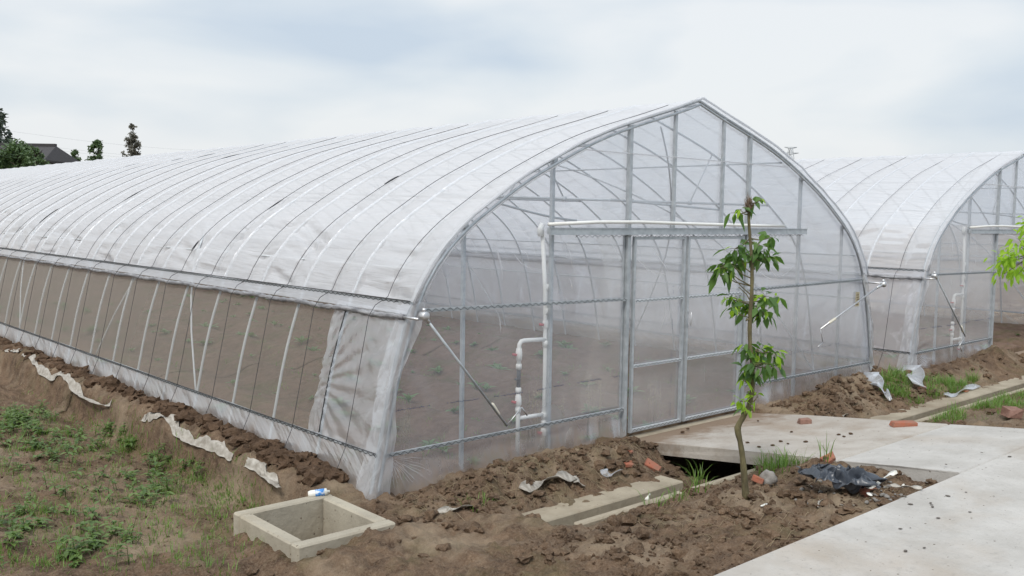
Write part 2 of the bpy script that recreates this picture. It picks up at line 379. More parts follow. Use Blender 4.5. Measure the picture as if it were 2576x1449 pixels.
# ------------------------------------------------------------------ ground
LX = -4.44          # foot of the berm on the left
def sstep(a, b, x): t = np.clip((x-a)/(b-a), 0, 1); return t*t*(3-2*t)
def gh(x, y):
    x = np.asarray(x, float); y = np.asarray(y, float)
    cl = fbm(x*5, y*5, 4, 3); cf = fbm(x*16, y*16, 3, 9); bg = fbm(x*.8, y*.8, 3, 5)
    prof = np.interp(-y, [0, .35, .8, 1.02, 1.13, 1.17, 1.5, 1.54, 1.62, 1.75, 3.2, 3.3, 3.5, 30, 31], [0, .0, -.10, -.17, -.2, -.5, -.5, -.1, -.03, .03, .25, .26, .22, .22, .0])
    clod = np.where(y > 0, .4, 1.) * np.where((y < -1.02) & (y > -1.62), 0., 1.)
    rg_ = .5-np.abs(fbm(x*7, y*7, 3, 17))*2; z = prof + clod*(.10*cl+.085*cf+.035*rg_)
    inA = ((np.abs(x) < 3.95) | (np.abs(x-9.22) < 3.95)) & (y > .05)
    fur = .075*np.sin(2*math.pi*(x+.25*bg)/1.15)-.03 + .03*cl + .012*cf
    z = np.where(inA, fur, z)
    def mound(cx, cy, ax, ay, h): return h*np.exp(-((x-cx)/ax)**2-((y-cy)/ay)**2)
    for mset in ((3.0, -.34, .85, .22, .20), (3.75, -.25, .35, .2, .10), (2.0, -.5, .5, .2, .06), (-1.30, -.80, .25, .22, -.12), (-1.85, -.55, .40, .20, .10), (-2.45, -.42, .45, .2, .08), (-3.3, -.5, .6, .22, .10),
                 (-1.2, -2.35, .45, .4, .10), (-.55, -2.35, .3, .3, .05), (-2.2, -2.1, .5, .3, .05), (6.2, -.4, 1.2, .25, .1), (7.6, -.3, .5, .25, .16)):
        z = z + mound(*mset)*(1+1.2*cl)
    # left: berm, cut face and low ground
    lf = (1-sstep(LX-.10, LX+.01, x))*sstep(-.1, .25, y)
    zl = -.25 + .10*cl + .08*cf + .06*bg + .10*sstep(-5.0, -7., x) - .09*np.exp(-((x+4.68)/.16)**2)
    z = z*(1-lf)+zl*lf
    bm = np.exp(-((x+4.26)/.13)**2)*sstep(.1, .5, y)
    z = z + bm*(.075+.13*cl+.05*cf)
    lf2 = (1-sstep(-3.6, -3.2, x))*(1-sstep(-.1, .25, y))
    z = z*(1-lf2)+(np.interp(-y, [0, .7, 1.6, 3.2], [-.05, -.04, .01, .22])+.12*cl+.085*cf-.12*sstep(-4.9, -5.4, x))*lf2
    # pit of the basin
    pit = (x > -5.1) & (x < -4.42) & (y < .15) & (y > -.69); z = np.where(pit, -.31+.09*cl+.04*cf, z)
    # under ramps keep the soil lower
    for xc in (0, 9.22):
        ur = (np.abs(x-xc+.03) < 1.12) & (y < .02) & (y > -3.4); z = np.where(ur, np.where(y > -1.54, -.5, np.minimum(z, -.16+.1*(-y-.5))), z)
    road = (y < -3.27) & (y > -30); z = np.where(road, .2, z)
    return z
def axis(segs):
    a = []
    for (s0, s1, st) in segs: a.append(np.arange(s0, s1, st))
    return np.concatenate(a+[np.array([segs[-1][1]])])
gx = axis([(-900, -100, 100), (-100, -20, 10), (-20, -8, .6), (-8, -6.2, .06), (-6.2, -3.9, .028), (-3.9, 4.6, .034), (4.6, 12, .05), (12, 20, .5), (20, 100, 10), (100, 900, 100)])
gy = axis([(-900, -100, 100), (-100, -6, 9), (-6, -3.4, .3), (-3.4, 2.4, .028), (2.4, 6, .036), (6, 16, .09), (16, 50, 1.), (50, 150, 10), (150, 950, 100)])
GX, GY = np.meshgrid(gx, gy, indexing='ij'); GZ = gh(GX, GY)
bed = ((np.abs(GX) < 3.98) | (np.abs(GX-9.22) < 3.98)) & (GY > .03)
g = gridmesh('ground', GX, GY, GZ, ['soil', 'bedsoil'], mi=bed[:-1, :-1].astype(int)); tag(g, kind='structure')
def G(x, y): return float(gh(np.array([x]), np.array([y]))[0])

_T = np.arange(3.5, 40, .03)
def ground_pt(px, py, z=0.):
    """first point where the line of sight meets the soil"""
    r = ray(px, py); P = np.array(CAM)[None]+np.array(r)[None]*_T[:, None]; d = P[:, 2]-gh(P[:, 0], P[:, 1]); k = int(np.argmax(d < 0))
    f = d[k-1]/(d[k-1]-d[k]) if k > 0 else 0; t = _T[k-1]+f*.03
    q = CAM+r*t; q.z = G(q.x, q.y); return q

# ------------------------------------------------------------------ road, ramps, channel, basin
def slab(name, x0, x1, ys, zs, th, mat, bev=.012, n=1, parent=None):
    mb = MB(); y = list(ys); prof = [(yy, zz) for yy, zz in zip(ys, zs)]
    nx = max(2, int((x1-x0)/.12)) if x1-x0 < 5 else 2
    top = []
    xs = [x0+(x1-x0)*i/(nx-1) for i in range(nx)]
    P = [(prof[0][0], prof[0][1]-th)] + [(prof[0][0], prof[0][1]-bev)] + [(prof[0][0]-bev, prof[0][1])] + prof[1:-1] + [(prof[-1][0]+bev, prof[-1][1])] + [(prof[-1][0], prof[-1][1]-bev)] + [(prof[-1][0], prof[-1][1]-th)]
    k = len(P); vs = []
    for i, x in enumerate(xs):
        for j, (yy, zz) in enumerate(P):
            w_ = 0
            if i in (0, nx-1) and nx > 2: w_ = .008*math.sin(yy*9)+.006*math.sin(yy*23)
            vs.append((x+w_, yy, zz))
    fs = [(i*k+j, i*k+(j+1) % k, (i+1)*k+(j+1) % k, (i+1)*k+j) for i in range(nx-1) for j in range(k)]
    fs += [tuple(range(k))[::-1], tuple((nx-1)*k+j for j in range(k))]
    mb.add(vs, fs); return mb.build(name, mat, parent, smooth=False)
YR = -3.27
r_ = slab('road', -60, 90, (YR, -9, -30), (.33, .33, .33), .14, 'road'); tag(r_, kind='structure')
def zr(y): return -.03+.112*(-y)
for i, xc in enumerate((-.03, 9.19)):
    a = slab('ramp', xc-1.08, xc+1.05, (-.06, -.8, -1.6, -2.30), (zr(.06), zr(-.8), zr(-1.6), zr(-2.3)), .11, 'ramp'); tag(a, kind='structure')
    a = slab('path', xc-1.07, xc+1.06, (-2.304, -2.8, YR+.004), (zr(-2.3)-.002, zr(-2.8), .328), .13, 'road'); tag(a, kind='structure')
ch = MB()

for xa, xb in ((-3.45, -1.6), (1.12, 7.9), (10.4, 40)): ch.box(((xa+xb)/2, -1.01, -.37), (xb-xa, .26, .5), bev=.01)
ch.box((18.2, -1.34, -.50), (43.2, .4, .06)); ch.box((18.2, -1.565, -.28), (43.2, .07, .56), bev=.012)
c_ = ch.build('drainage_channel', 'conc', smooth=False); tag(c_, kind='structure')
bz = MB()
zt = .0
bz.box((-4.76, .15, zt-.2), (.78, .10, .4), bev=.012)       # back wall
bz.box((-4.42, -.27, zt-.202), (.10, .73, .4), bev=.012)     # right wall
bz.box((-5.10, -.27, zt-.202), (.10, .73, .4), bev=.012)
bz.box((-4.76, -.69, zt-.2), (.78, .10, .4), bev=.012)
bz.box((-4.76, -.27, -.36), (.6, .76, .06))
b_ = empty('concrete_basin', (-4.76, -.27, -.39)); bz.build('basin_wall', 'basin', b_, smooth=False)
tag(b_, 'open pale concrete drain basin at the near corner of the large greenhouse', 'basin')
fo = MB(); fo.box((-1.62, -.10, -.17), (1.0, .10, .30), bev=.008); fo.box((0, -.02, -.16), (2.15, .10, .26), bev=.006)
o = fo.build('concrete_footing', 'conc', smooth=False); tag(o, 'grey concrete footing under the film beside the left door jamb', 'footing')

# ------------------------------------------------------------------ greenhouse
HP = [(0, 3.41), (.45, 3.275), (1.05, 3.105), (1.43, 2.985), (1.78, 2.85), (2.13, 2.695), (2.54, 2.495), (2.92, 2.265), (3.17, 2.10), (3.40, 1.90), (3.58, 1.68), (3.70, 1.45), (3.79, 1.2), (3.88, .9), (3.95, .6), (4.02, .25), (4.075, 0.), (4.11, -.18)]
def catmull(P, n):
    o_ = []; P = [Vector(p) for p in P]
    for i in range(len(P)-1):
        a = P[max(i-1, 0)] if i else P[0]*2-P[1]; b = P[i]; c = P[i+1]; d = P[i+2] if i+2 < len(P) else P[-1]*2-P[-2]
        for k in range(n):
            t = k/n; o_.append(.5*((2*b)+(c-a)*t+(2*a-5*b+4*c-d)*t*t+(3*b-a-3*c+d)*t**3))
    o_.append(P[-1]); return o_
HALF = [(p.x, p.y) for p in catmull(HP, 8)]
_s = np.concatenate([[0], np.cumsum([math.hypot(b[0]-a[0], b[1]-a[1]) for a, b in zip(HALF, HALF[1:])])])
HX = np.array([p[0] for p in HALF]); HZ_ = np.array([p[1] for p in HALF]); SLEN = _s[-1]
def arch(s):
    """signed arc length from the ridge -> x,z,nx,nz"""
    s = np.asarray(s, float); a = np.abs(s); x = np.interp(a, _s, HX); z = np.interp(a, _s, HZ_)
    x2 = np.interp(a+.03, _s, HX); z2 = np.interp(a+.03, _s, HZ_); x1 = np.interp(np.maximum(a-.03, 0), _s, HX); z1 = np.interp(np.maximum(a-.03, 0), _s, HZ_)
    tx, tz = x2-x1, z2-z1; l = np.hypot(tx, tz)+1e-9; sg = np.where(s < 0, -1, 1)
    return x*sg, z, -tz/l*sg, tx/l
def s_at_z(z): return float(np.interp(-z, -HZ_, _s))
def ztop(x): return float(np.interp(abs(x), HX, HZ_))
RS, RY = .834, .06        # rib spacing and offset of the first inner rib
NB = 46
def riby(i): return 0. if i == 0 else RY+i*RS
def zigzag(mb, a, b, amp, per, up, mi=0, r=.0026):
    a = Vector(a); b = Vector(b); d = b-a; n = max(2, int(d.length/per)*2); up = Vector(up)
    mb.tube([a+d*(i/n)+up*(amp if i % 2 else -amp) for i in range(n+1)], r, 3, mi, caps=False)

def build_greenhouse(seed, left_open=True, nb=NB, doors=True):
    g = empty('greenhouse', (0, 0, 0)); YL = riby(nb)
    s_rail = s_at_z(1.46); s_low = s_at_z(.27)
    # ---- roof film
    yy = []
    for i in range(nb):
        a, b = riby(i), riby(i+1); t_ = [0, .012, .026, .045, .08, .13, .2, .28, .36, .42, .455, .48, .5, .52, .545, .58, .64, .72, .8, .87, .92, .955, .974, .988] if i < 24 else [0, .03, .08, .25, .46, .5, .54, .75, .92, .97]
        yy += [a+(b-a)*t for t in t_]
    yy = np.array([-.05, -.02]+yy[1:]+[YL]); yy[2:2] = yy[2:2]
    ss = np.linspace(-s_rail, s_rail, 281)
    Sg, Yg = np.meshgrid(ss, yy, indexing='ij'); X, Z, nx, nz = arch(Sg)
    ph = np.where(Yg < riby(1), Yg/riby(1), (Yg-riby(1))/RS) % 1.0
    low = sstep(s_rail-2.0, s_rail-.25, np.abs(Sg)); mid = sstep(.3, 1.5, np.abs(Sg))
    rg = np.minimum(ph, 1-ph); sag = .013*np.exp(-(rg/.024)**2)-.020*np.sin(math.pi*ph)**2 - (.014+.012*low)*np.exp(-((ph-.43)/.07)**2)
    bayi = np.floor(np.where(Yg < riby(1), 0, 1+(Yg-riby(1))/RS))
    sag *= (.7+.6*vnoise(bayi*3.1, Sg*.8, seed))*(.45+.55*mid)
    wv = (ph-.5)*.45                                                      # folds run level between rib and rope, fanning a little
    fold = fbm((Sg+wv*np.sin(bayi*2.3)*.6)*8.5, Yg*1.1+bayi*7.7, 2, seed+2)
    fold2 = fbm(Sg*30+bayi*3, Yg*3.5+bayi*1.7, 2, seed+6)
    am = (.35+1.2*vnoise(bayi*2.9+.5, Sg*.3, seed+31))*np.abs(np.sin(math.pi*ph))**.5*(.004+.050*low*2.0*(.3+vnoise(bayi*1.7, Sg*1.3, seed+4))+.020*mid*(1-low)*vnoise(bayi*5.7, Sg*1.6, seed+14))
    fold = fold-np.abs(fold)*1.2
    d = .004 + sag + fold*am + fold2*am*.2
    # gathered folds radiating from each rib foot above the rail
    dist = (s_rail-np.abs(Sg)); fan = np.sin(np.arctan2(ph-.5, dist*1.4+.08)*26+bayi)*np.exp(-dist/.22)*.005
    d = d+fan
    d = np.where(Yg < .02, .024+.005*vnoise(Sg*6, Yg, seed), d)
    edge = np.where(np.abs(Sg) < .06, .012, 0)
    Xf, Zf = X+nx*d, Z+nz*d+edge
    Yf = Yg + np.where(Yg < 0, .02*fbm(Sg*2.5, Sg*0, 3, seed), 0)
    U = Sg + .0*Yg
    gridmesh('roof_film', Xf, Yf, Zf, 'roof', g, uv=(U, Yg+bayi*.37))
    # ---- ribs
    hs = [-SLEN+2*SLEN*k/64 for k in range(65)]; ax, az, anx, anz = arch(np.array(hs))
    rib = MB(); rib.tube([(x, 0, max(z, -.15)) for x, z in zip(ax, az)], .0135, 7, caps=False)
    r0 = rib.build('rib', 'steel2', g)
    r0.location = (0, riby(1), 0); r0.matrix_parent_inverse = Matrix()
    for i in range(2, nb+1):
        c = r0.copy(); c.location = (0, riby(i), 0); COL.objects.link(c)
    # ---- end arch (double pipe)
    ea = MB(); ea.tube([(x, .02, max(z, -.15)) for x, z in zip(ax, az)], .017, 8, caps=False)
    ea.tube([(x-a_*.045, -.012, max(z-b_*.045, -.15)) for x, z, a_, b_ in zip(ax, az, anx, anz)], .013, 7, caps=False)
    ea.build('end_arch', 'steel', g)
    hem = MB(); hk = [k for k in range(65) if az[k] > 1.3]
    rr = [.010+.006*random.random() for _ in hk]
    hem.tube([(ax[k]+anx[k]*.018, -.045+.012*random.uniform(-1, 1), az[k]+anz[k]*(.022+.006*random.uniform(-1, 1))) for k in hk], rr, 6)
    hem.tube([(ax[k]-anx[k]*(.055+.01*random.random()), -.03, az[k]-anz[k]*.06) for k in hk if az[k] < 2.9], .006, 5)
    hem.build('rolled_film_edge', 'patch', g)
    # ---- gable posts
    for x, w_, t_ in ((-3.147, .030, 'pipe'), (3.143, .030, 'pipe'), (-2.11, .034, 'sq'), (2.11, .034, 'sq')):
        mb = MB(); zt_ = ztop(x)-.03; mb.bar((x, .045, -.2), (x, .045, zt_), w_, w_); mb.box((x, .03, zt_-.0), (w_*1.3, .05, .05)); mb.build('end_post', 'steel', g, smooth=False)
    for x in (-1.10, .94):
        mb = MB(); mb.bar((x, .0, -.05), (x, .0, ztop(x)-.02), .045, .04); mb.bar((x+(.04 if x < 0 else -.04), .012, .0), (x+(.04 if x < 0 else -.04), .012, 2.0), .016, .03)
        mb.bar((x-(.035 if x < 0 else -.035), .02, .0), (x-(.035 if x < 0 else -.035), .02, 2.0), .010, .02)
        mb.build('door_post', 'steel', g, smooth=False)
    for x in (-.40, .44):
        mb = MB(); mb.bar((x, 0, 2.06), (x, 0, ztop(x)-.02), .033, .03); mb.build('upper_post', 'steel', g, smooth=False)
    mb = MB(); mb.box((-.03, -.02, 2.040), (4.36, .045, .060)); mb.box((-.03, -.045, 2.068), (4.36, .010, .008)); mb.box((-.03, -.045, 2.008), (4.36, .010, .008))
    hd = mb.build('door_header', 'steel', g, smooth=False)
    mb = MB(); zigzag(mb, (-1.9, -.056, 1.992), (2.05, -.056, 1.992), .011, .075, (0, 0, 1)); mb.build('wiggle_wire', 'wire', hd)
    # gable channels
    def rail(name, a, b, hh=.03, par=g, ww=True, nrm=(0, -1, 0)):
        mb = MB(); mb.bar(a, b, .016, hh); rb = mb.build(name, 'steel', par, smooth=False)
        if ww:
            mb = MB(); off = Vector(nrm)*.011; zigzag(mb, Vector(a)+off, Vector(b)+off, hh*.38, .075, (0, 0, 1)); mb.build('wiggle_wire', 'wire', rb)
        return rb
    xr, xl = 3.68, 3.985
    rail('gable_rail', (-xr, -.02, 1.40), (-1.13, -.02, 1.37)); rail('gable_rail', (.97, -.02, 1.37), (xr, -.02, 1.40))
    rail('gable_rail', (-xl, -.02, .265), (-1.13, -.02, .275)); rail('gable_rail', (.97, -.02, .275), (xl, -.02, .265))
    # ---- gable film
    xs = np.linspace(-4.09, 4.09, 165); nz_ = 90; X = np.repeat(xs[:, None], nz_, 1); Zb = np.full_like(X, -.12); Zt = np.interp(np.abs(X), HX, HZ_)-.01
    T = np.linspace(0, 1, nz_)[None]; Z = Zb+(Zt-Zb)*T
    fz = sstep(.28, -.1, Z)
    Yp = .022 + .004*fbm(X*2, Z*2, 3, seed) - fz*.05*(.5+vnoise(X*2, 0*X, seed)) + fz*.016*np.sin(X*19+6*vnoise(X*3, Z*2, 2))
    # diagonal folds fanning out of the lower corners
    for sx in (-1, 1):
        dx, dz = X*sx-4.02, Z-.27; an = np.arctan2(dz, -dx); rd = np.hypot(dx, dz)
        Yp += .007*np.sin(an*24+sx)*np.exp(-rd/.45)*(Z < .4)
    xm, zm = (X[1:, 1:]+X[:-1, :-1])/2, (Z[1:, 1:]+Z[:-1, :-1])/2
    keep = ~((xm > -1.09) & (xm < .93) & (zm < 2.0))
    gf = gridmesh('gable_film', X, Yp, Z, 'gable', g, uv=(X, Z), keep=keep)
    # creases: whiter crinkled tucks in the sheet
    cz = MB()
    def crease(p, q, bow, w_, n=9, y=.012):
        p = Vector((p[0], y, p[1])); q = Vector((q[0], y, q[1])); d = q-p; nn = Vector((-d.z, 0, d.x)).normalized()
        pts = []; ws = []
        for i in range(n):
            t = i/(n-1); pts.append(p+d*t+nn*(bow*4*t*(1-t)+.004*random.uniform(-1, 1))+Vector((0, -.006*math.sin(math.pi*t), 0))); ws.append(w_*(.25+math.sin(math.pi*t))*random.uniform(.6, 1.2))
        cz.ribbon(pts, ws, nn)
    for a_ in (((-2.84, 1.93), (-2.74, 1.60), .03, .012), ((-2.80, 1.9), (-2.72, 1.7), -.02, .01), ((-2.62, 1.86), (-2.30, 1.70), -.05, .008), ((-2.55, 1.88), (-2.42, 1.76), .03, .006),
               ((-2.0, 1.95), (-1.87, 1.7), .03, .008), ((-1.9, 1.6), (-1.86, 1.5), 0, .012), ((-2.78, 1.33), (-2.74, 1.15), 0, .012), ((1.35, 1.75), (1.6, 1.5), -.03, .008), ((1.2, 1.6), (1.62, 1.48), -.04, .008), ((1.6, 1.5), (1.95, 1.62), -.03, .006),
               ((-1.4, 1.95), (-1.2, 1.75), .02, .006), ((1.5, .62), (1.48, .5), 0, .006)): crease(*a_)
    for a_ in range(26):
        x = random.uniform(1.2, 3.8); crease((x, .26), (x+random.uniform(-.02, .06), .26-random.uniform(.08, .25)), .004, random.uniform(.003, .009), y=-.01)
    for a_ in range(16):
        an = R(-80+a_*4.6); l = random.uniform(.2, .6); p = (-3.93, .25); crease((p[0]+.05*math.cos(an), p[1]+.05*math.sin(an)), (p[0]+l*math.cos(an), max(-.1, p[1]+l*math.sin(an))), .004, random.uniform(.003, .008), y=-.012)
    merge(gf, cz, 'patch')
    ink = MB(); 
    for k in range(150):
        x = -3.85+k*.0193*1.0
        if (k//9) % 3 == 2 or random.random() < .15 or -1.15 < x: continue
        ink.box((x, .008, .600+.004*random.uniform(-1, 1)+.006*math.sin(x*3)), (.009, .002, random.uniform(.004, .012)), rz=0)
    for k in range(90):
        x = 1.05+k*.026
        if random.random() < .45: continue
        ink.box((x, .008, .52+.03*(x-1)+.004*random.uniform(-1, 1)), (.010, .002, .006))
    for k in range(70):
        z = .1+k*.022
        if (k//7) % 2 or random.random() < .2: continue
        ink.box((-.36, -.002, z), (.004, .002, .012)); 
    merge(gf, ink, 'ink')
    mb = MB()
    mb.box((3.56, .006, 1.14), (.10, .003, .19), mi=0)
    for k in range(5): mb.box((3.56+random.uniform(-.01, .01), .003, 1.07+k*.032), (random.uniform(.04, .075), .002, .010), mi=1)
    mb.build('tag', ['paper', 'twig'], g, smooth=False)
    # corner laps of crinkled film over the end arch
    for sx in (-1, 1):
        zz = np.linspace(-.16, 1.46, 60); k = 10; Xc = np.zeros((60, k)); Yc = np.zeros((60, k)); Zc = np.zeros((60, k))
        for i, z in enumerate(zz):
            xa = np.interp(-z, -HZ_, HX); fl = max(0, .25-z)
            for j in range(k):
                t = j/(k-1); wv_ = .006*math.sin(j*2.1+z*9)+.004*math.sin(j*5+z*23)
                if t < .5: Xc[i, j] = sx*(xa+.022+wv_*1.5+fl*.12); Yc[i, j] = .16-.22*t*2*.9-fl*.1*t
                else: Xc[i, j] = sx*(xa+.022+fl*.12-(t-.5)*2*(.10+.04*math.sin(z*6)+fl*.3)); Yc[i, j] = -.035+wv_*1.5-fl*.12
                Zc[i, j] = z+.01*math.sin(j)
        gridmesh('corner_film', Xc, Yc, Zc, 'patch', g, uv=(Xc*2+Yc*2, Zc))
    # ---- doors
    if doors:
        for (x0, x1) in ((-1.03, -.20), (-.16, .86)):
            fr = MB(); w_ = .032; y = -.012
            for x in (x0+w_/2, x1-w_/2): fr.bar((x, y, .015), (x, y, 1.985), w_, .03)
            for z in (.03, 1.97): fr.bar((x0+w_, y, z), (x1-w_, y, z), .026, .03)
            d0 = fr.build('door', 'steel', g, smooth=False)
            for z in (1.345, .69, .04):
                mb = MB(); mb.bar((x0+w_, y-.012, z), (x1-w_, y-.012, z), .016, .03); rb = mb.build('rail', 'steel2', d0, smooth=False)
                zg = MB(); zigzag(zg, (x0+w_, y-.022, z), (x1-w_, y-.022, z), .009, .06, (0, 0, 1)); zg.v and rb is not None
                ww = zg.build('wiggle_wire', 'wire', d0)
            fx = np.linspace(x0+.01, x1-.01, 40); fz_ = np.linspace(.02, 1.98, 70); X, Z = np.meshgrid(fx, fz_, indexing='ij')
            df = gridmesh('door_film', X, .006+.004*fbm(X*3, Z*3, 3, seed+1), Z, 'door', d0, uv=(X, Z))
            cz = MB()
            cs = (((-.98, 1.78), (-.5, 1.6), -.05, .008), ((-.75, 1.88), (-.45, 1.62), .0, .007), ((-.5, 1.3), (-.58, 1.02), .03, .006), ((-.4, 1.32), (-.47, 1.05), .02, .006), ((-.2, 1.5), (-.3, 1.42), 0, .005)) if x0 < -.5 else (((.1, 1.9), (.4, 1.8), .02, .005), ((.2, .6), (.22, .4), 0, .003))
            for a_ in cs: crease(*a_, y=-.004)
            merge(df, cz, 'patch')
            if x0 > -.5:
                mb = MB(); mb.tube([(-.145, -.03, 1.19), (-.145, -.075, 1.185), (-.145, -.075, 1.045), (-.145, -.03, 1.04)], .0045, 6); mb.build('handle', 'alu', d0)
        for x in (-1.0, -.235, -.125, .83):
            pass
    # ---- long pipes
    for s_, nm, r_ in ((0, 'ridge_purlin', .012), (-1.75, 'purlin', .011), (1.75, 'purlin', .011), (-s_at_z(1.75), 'purlin', .010), (s_at_z(1.75), 'purlin', .010), (s_at_z(1.15), 'purlin', .010)):
        x, z, a_, b_ = (float(v) for v in arch(s_)); mb = MB(); mb.tube([(x-a_*.055, .03, z-b_*.055), (x-a_*.055, YL, z-b_*.055)], r_, 6); mb.build(nm, 'steel2', g)
    # ---- ties with web struts every fourth bay, crossed braces
    for i in (1, 5, 9, 14, 19, 24, 30):
        y = riby(i)+.02; mb = MB(); zt_ = 2.36 if i == 1 else 2.42; xa = float(np.interp(-zt_, -HZ_, HX)); mb.tube([(-xa, y, zt_), (xa, y, zt_)], .014, 7)
        for x in (-1.5, 0, 1.5): mb.tube([(x*.72, y, zt_), (x, y, ztop(x))], .008, 5); mb.box((x*.72, y, zt_), (.05, .03, .05))
        mb.build('tie_beam', 'steel2', g)
    for i, sx in ((4, -1), (1, 1), (12, -1), (9, 1)):
        for k in (0, 1):
            pts = []
            for t in np.linspace(0, 1, 14):
                s_ = sx*(.5+ (SLEN-.75)*t); x, z, a_, b_ = (float(v) for v in arch(s_)); yv = riby(i)+3.4*(t if k else 1-t)
                pts.append((x-a_*.045, yv, z-b_*.045))
            mb = MB(); mb.tube(pts, .011, 6); mb.build('cross_brace', 'steel2', g)
    # loose hanging hose and pipe
    mb = MB(); mb.tube([(-1.02+.1*k, .30, 2.35-.004*k) for k in range(20)], .012, 7); mb.tube([(-2.5+.1*k, .32, 2.28-.15*math.sin(k/10*1.3)) for k in range(11)], .011, 7); mb.build('hanging_pipe', 'steel', g)
    # ---- sides
    for sx in (-1, 1):
        op = left_open and sx < 0
        for nm, z_ in (('side_rail', 1.46), ('side_channel', .27)):
            x, z, a_, b_ = (float(v) for v in arch(sx*s_at_z(z_))); x += a_*.022
            pp = []; 
            for i in range(nb+1): pp.append((x+random.uniform(-.003, .003), riby(i), z+random.uniform(-.006, .006)))
            mb = MB()
            for a1, b1_ in zip(pp, pp[1:]): mb.bar(a1, (b1_[0], b1_[1]-.001, b1_[2]), .014, .026)
            rb = mb.build(nm, 'steel', g, smooth=False)
            mb = MB(); zigzag(mb, (x+a_*.012, 0, z), (x+a_*.012, min(YL, 16), z), .009, .075, (0, 0, 1), r=.003); mb.tube([(x+a_*.014, 0, z+.018), (x+a_*.014, YL, z+.018)], .004, 4); mb.build('wiggle_wire', 'wire', rb)
        # valance strip + rolled film pipe
        x0, z0, a_, b_ = (float(v) for v in arch(sx*s_at_z(1.36))); zp = 1.355; xp = x0+a_*.062
        yy2 = np.linspace(-.02, YL, 1200 if sx < 0 else 200); kk = np.linspace(0, 1, 6)
        Yv, K = np.meshgrid(yy2, kk, indexing='ij'); xa_, za_, na_, nb_ = arch(sx*(s_at_z(1.455)+K*.085))
        wv_ = .010*np.sin(math.pi*K)*(fbm(Yv*9, K*2, 3, seed+8)*2)
        gridmesh('valance_film', xa_+na_*(.03+.02*K+wv_), Yv, za_, 'side', g, uv=(Yv*1.5, K))
        if True:
            mb = MB(); n = 520 if sx < 0 else 60; pts = []; rs = []
            ye = YL
            for k in range(n):
                t = k/(n-1); y = ye*(t**1.35); pts.append((xp, y+.0, zp+.012*math.sin(y/RS*math.pi)**2*-1)); rs.append(.022+.0045*math.sin(y*46)+.003*random.uniform(-1, 1))
            mb.tube(pts, rs, 9); rp = mb.build('roll_pipe', 'wrap', g)
            mb = MB(); mb.tube([(xp, .02, zp), (xp, -.20, zp)], .0115, 8); mb.build('pipe_end', 'alu', rp)
        # screen or closed film between the rails
        ys = np.linspace(.98 if op else .0, YL, 260); sa = np.linspace(s_at_z(1.40), s_at_z(.27), 24); Yv, Sv = np.meshgrid(ys, sa, indexing='ij'); xa_, za_, na_, nb_ = arch(sx*Sv)
        if op: gridmesh('side_screen', xa_+na_*.018, Yv, za_, 'net', g, uv=(Yv, Sv))
        else:
            ph = ((Yv-RY)/RS) % 1; q = .02+.010*fbm(Yv*5+Sv*4, Sv*6, 4, seed+3)-.015*np.sin(math.pi*ph)**2
            gridmesh('side_film', xa_+na_*q, Yv, za_+nb_*q, 'side', g, uv=(Yv*1.6, Sv*1.2))
        if op:   # fixed end panel of film
            ys = np.linspace(0, 1, 40); sa = np.linspace(0, 1, 50); K, T = np.meshgrid(ys, sa, indexing='ij')
            Sv = s_at_z(1.40)+(s_at_z(.27)-s_at_z(1.40))*T; Yv = K*(1.035+.02*np.sin(T*9)); xa_, za_, na_, nb_ = arch(sx*Sv)
            an = np.arctan2(T-.62, K-1.05+.001); rd = np.hypot(T-.62, K-1.05); an2 = np.arctan2(T-.02, K-.65); rd2 = np.hypot(T, K-.65)
            q = .030+.012*np.sin(an*26)*np.exp(-rd*1.2)+.009*np.sin(an2*22)*np.exp(-rd2*2)+.008*fbm(K*5, T*5, 3, seed)
            gridmesh('end_panel_film', xa_+na_*q, Yv, za_, 'flap', g, uv=(Yv*1.6, Sv*1.2))
            mb = MB(); pts = [(float(arch(-s_at_z(z))[0])-.032, riby(1)-.02, z) for z in np.linspace(1.38, .3, 16)]
            mb.tube(pts, .006, 5); mb.build('panel_edge_rod', 'wire', g)
        # skirt film
        ys = np.linspace(.0, YL, 620 if sx < 0 else 160); kk = np.linspace(0, 1, 18); Yv, K = np.meshgrid(ys, kk, indexing='ij'); xa_, za_, na_, nb_ = arch(sx*(s_at_z(.285)+K*.42))
        q = .024+.055*K**1.5+ .018*np.sin(math.pi*np.clip(K*.9, 0, 1))*fbm(Yv*4+K*3.0, K*1.6+Yv*.8, 4, seed+11)*2+.006*np.sin((Yv*9+K*9))*K
        gridmesh('skirt_film', xa_+sx*q, Yv, .285-K*.43, 'skirt', g, uv=(Yv*1.3+K*.9, K*.43*1.4))
    # ---- ropes
    sm = [-(s_rail-.03)+k*(2*(s_rail-.03))/70 for k in range(71)]
    X, Z, a_, b_ = arch(np.array(sm))
    lowx = float(np.interp(.27, HZ_[::-1], HX[::-1]))
    pts = [(-4.22, .04, -.08), (-4.085, 0, .27), (-3.865, 0, 1.33), (-3.80, 0, 1.42)]+[(x-n1_*.009, 0, z-n2_*.009) for x, z, n1_, n2_ in zip(X, Z, a_, b_)]+[(3.80, 0, 1.42), (3.865, 0, 1.33), (4.085, 0, .27), (4.22, .04, -.08)]
    rp = MB(); rp.tube(pts, .0031, 4, caps=False)
    q0 = rp.build('rope', 'rope', g); q0.matrix_parent_inverse = Matrix(); q0.location = (0, (riby(0)+riby(1))/2-.06, 0)
    for i in range(1, nb):
        c = q0.copy(); c.location = (0, (riby(i)+riby(i+1))/2-.06+random.uniform(-.035, .035), 0); c.rotation_euler = (0, 0, random.uniform(-.003, .003)); COL.objects.link(c)
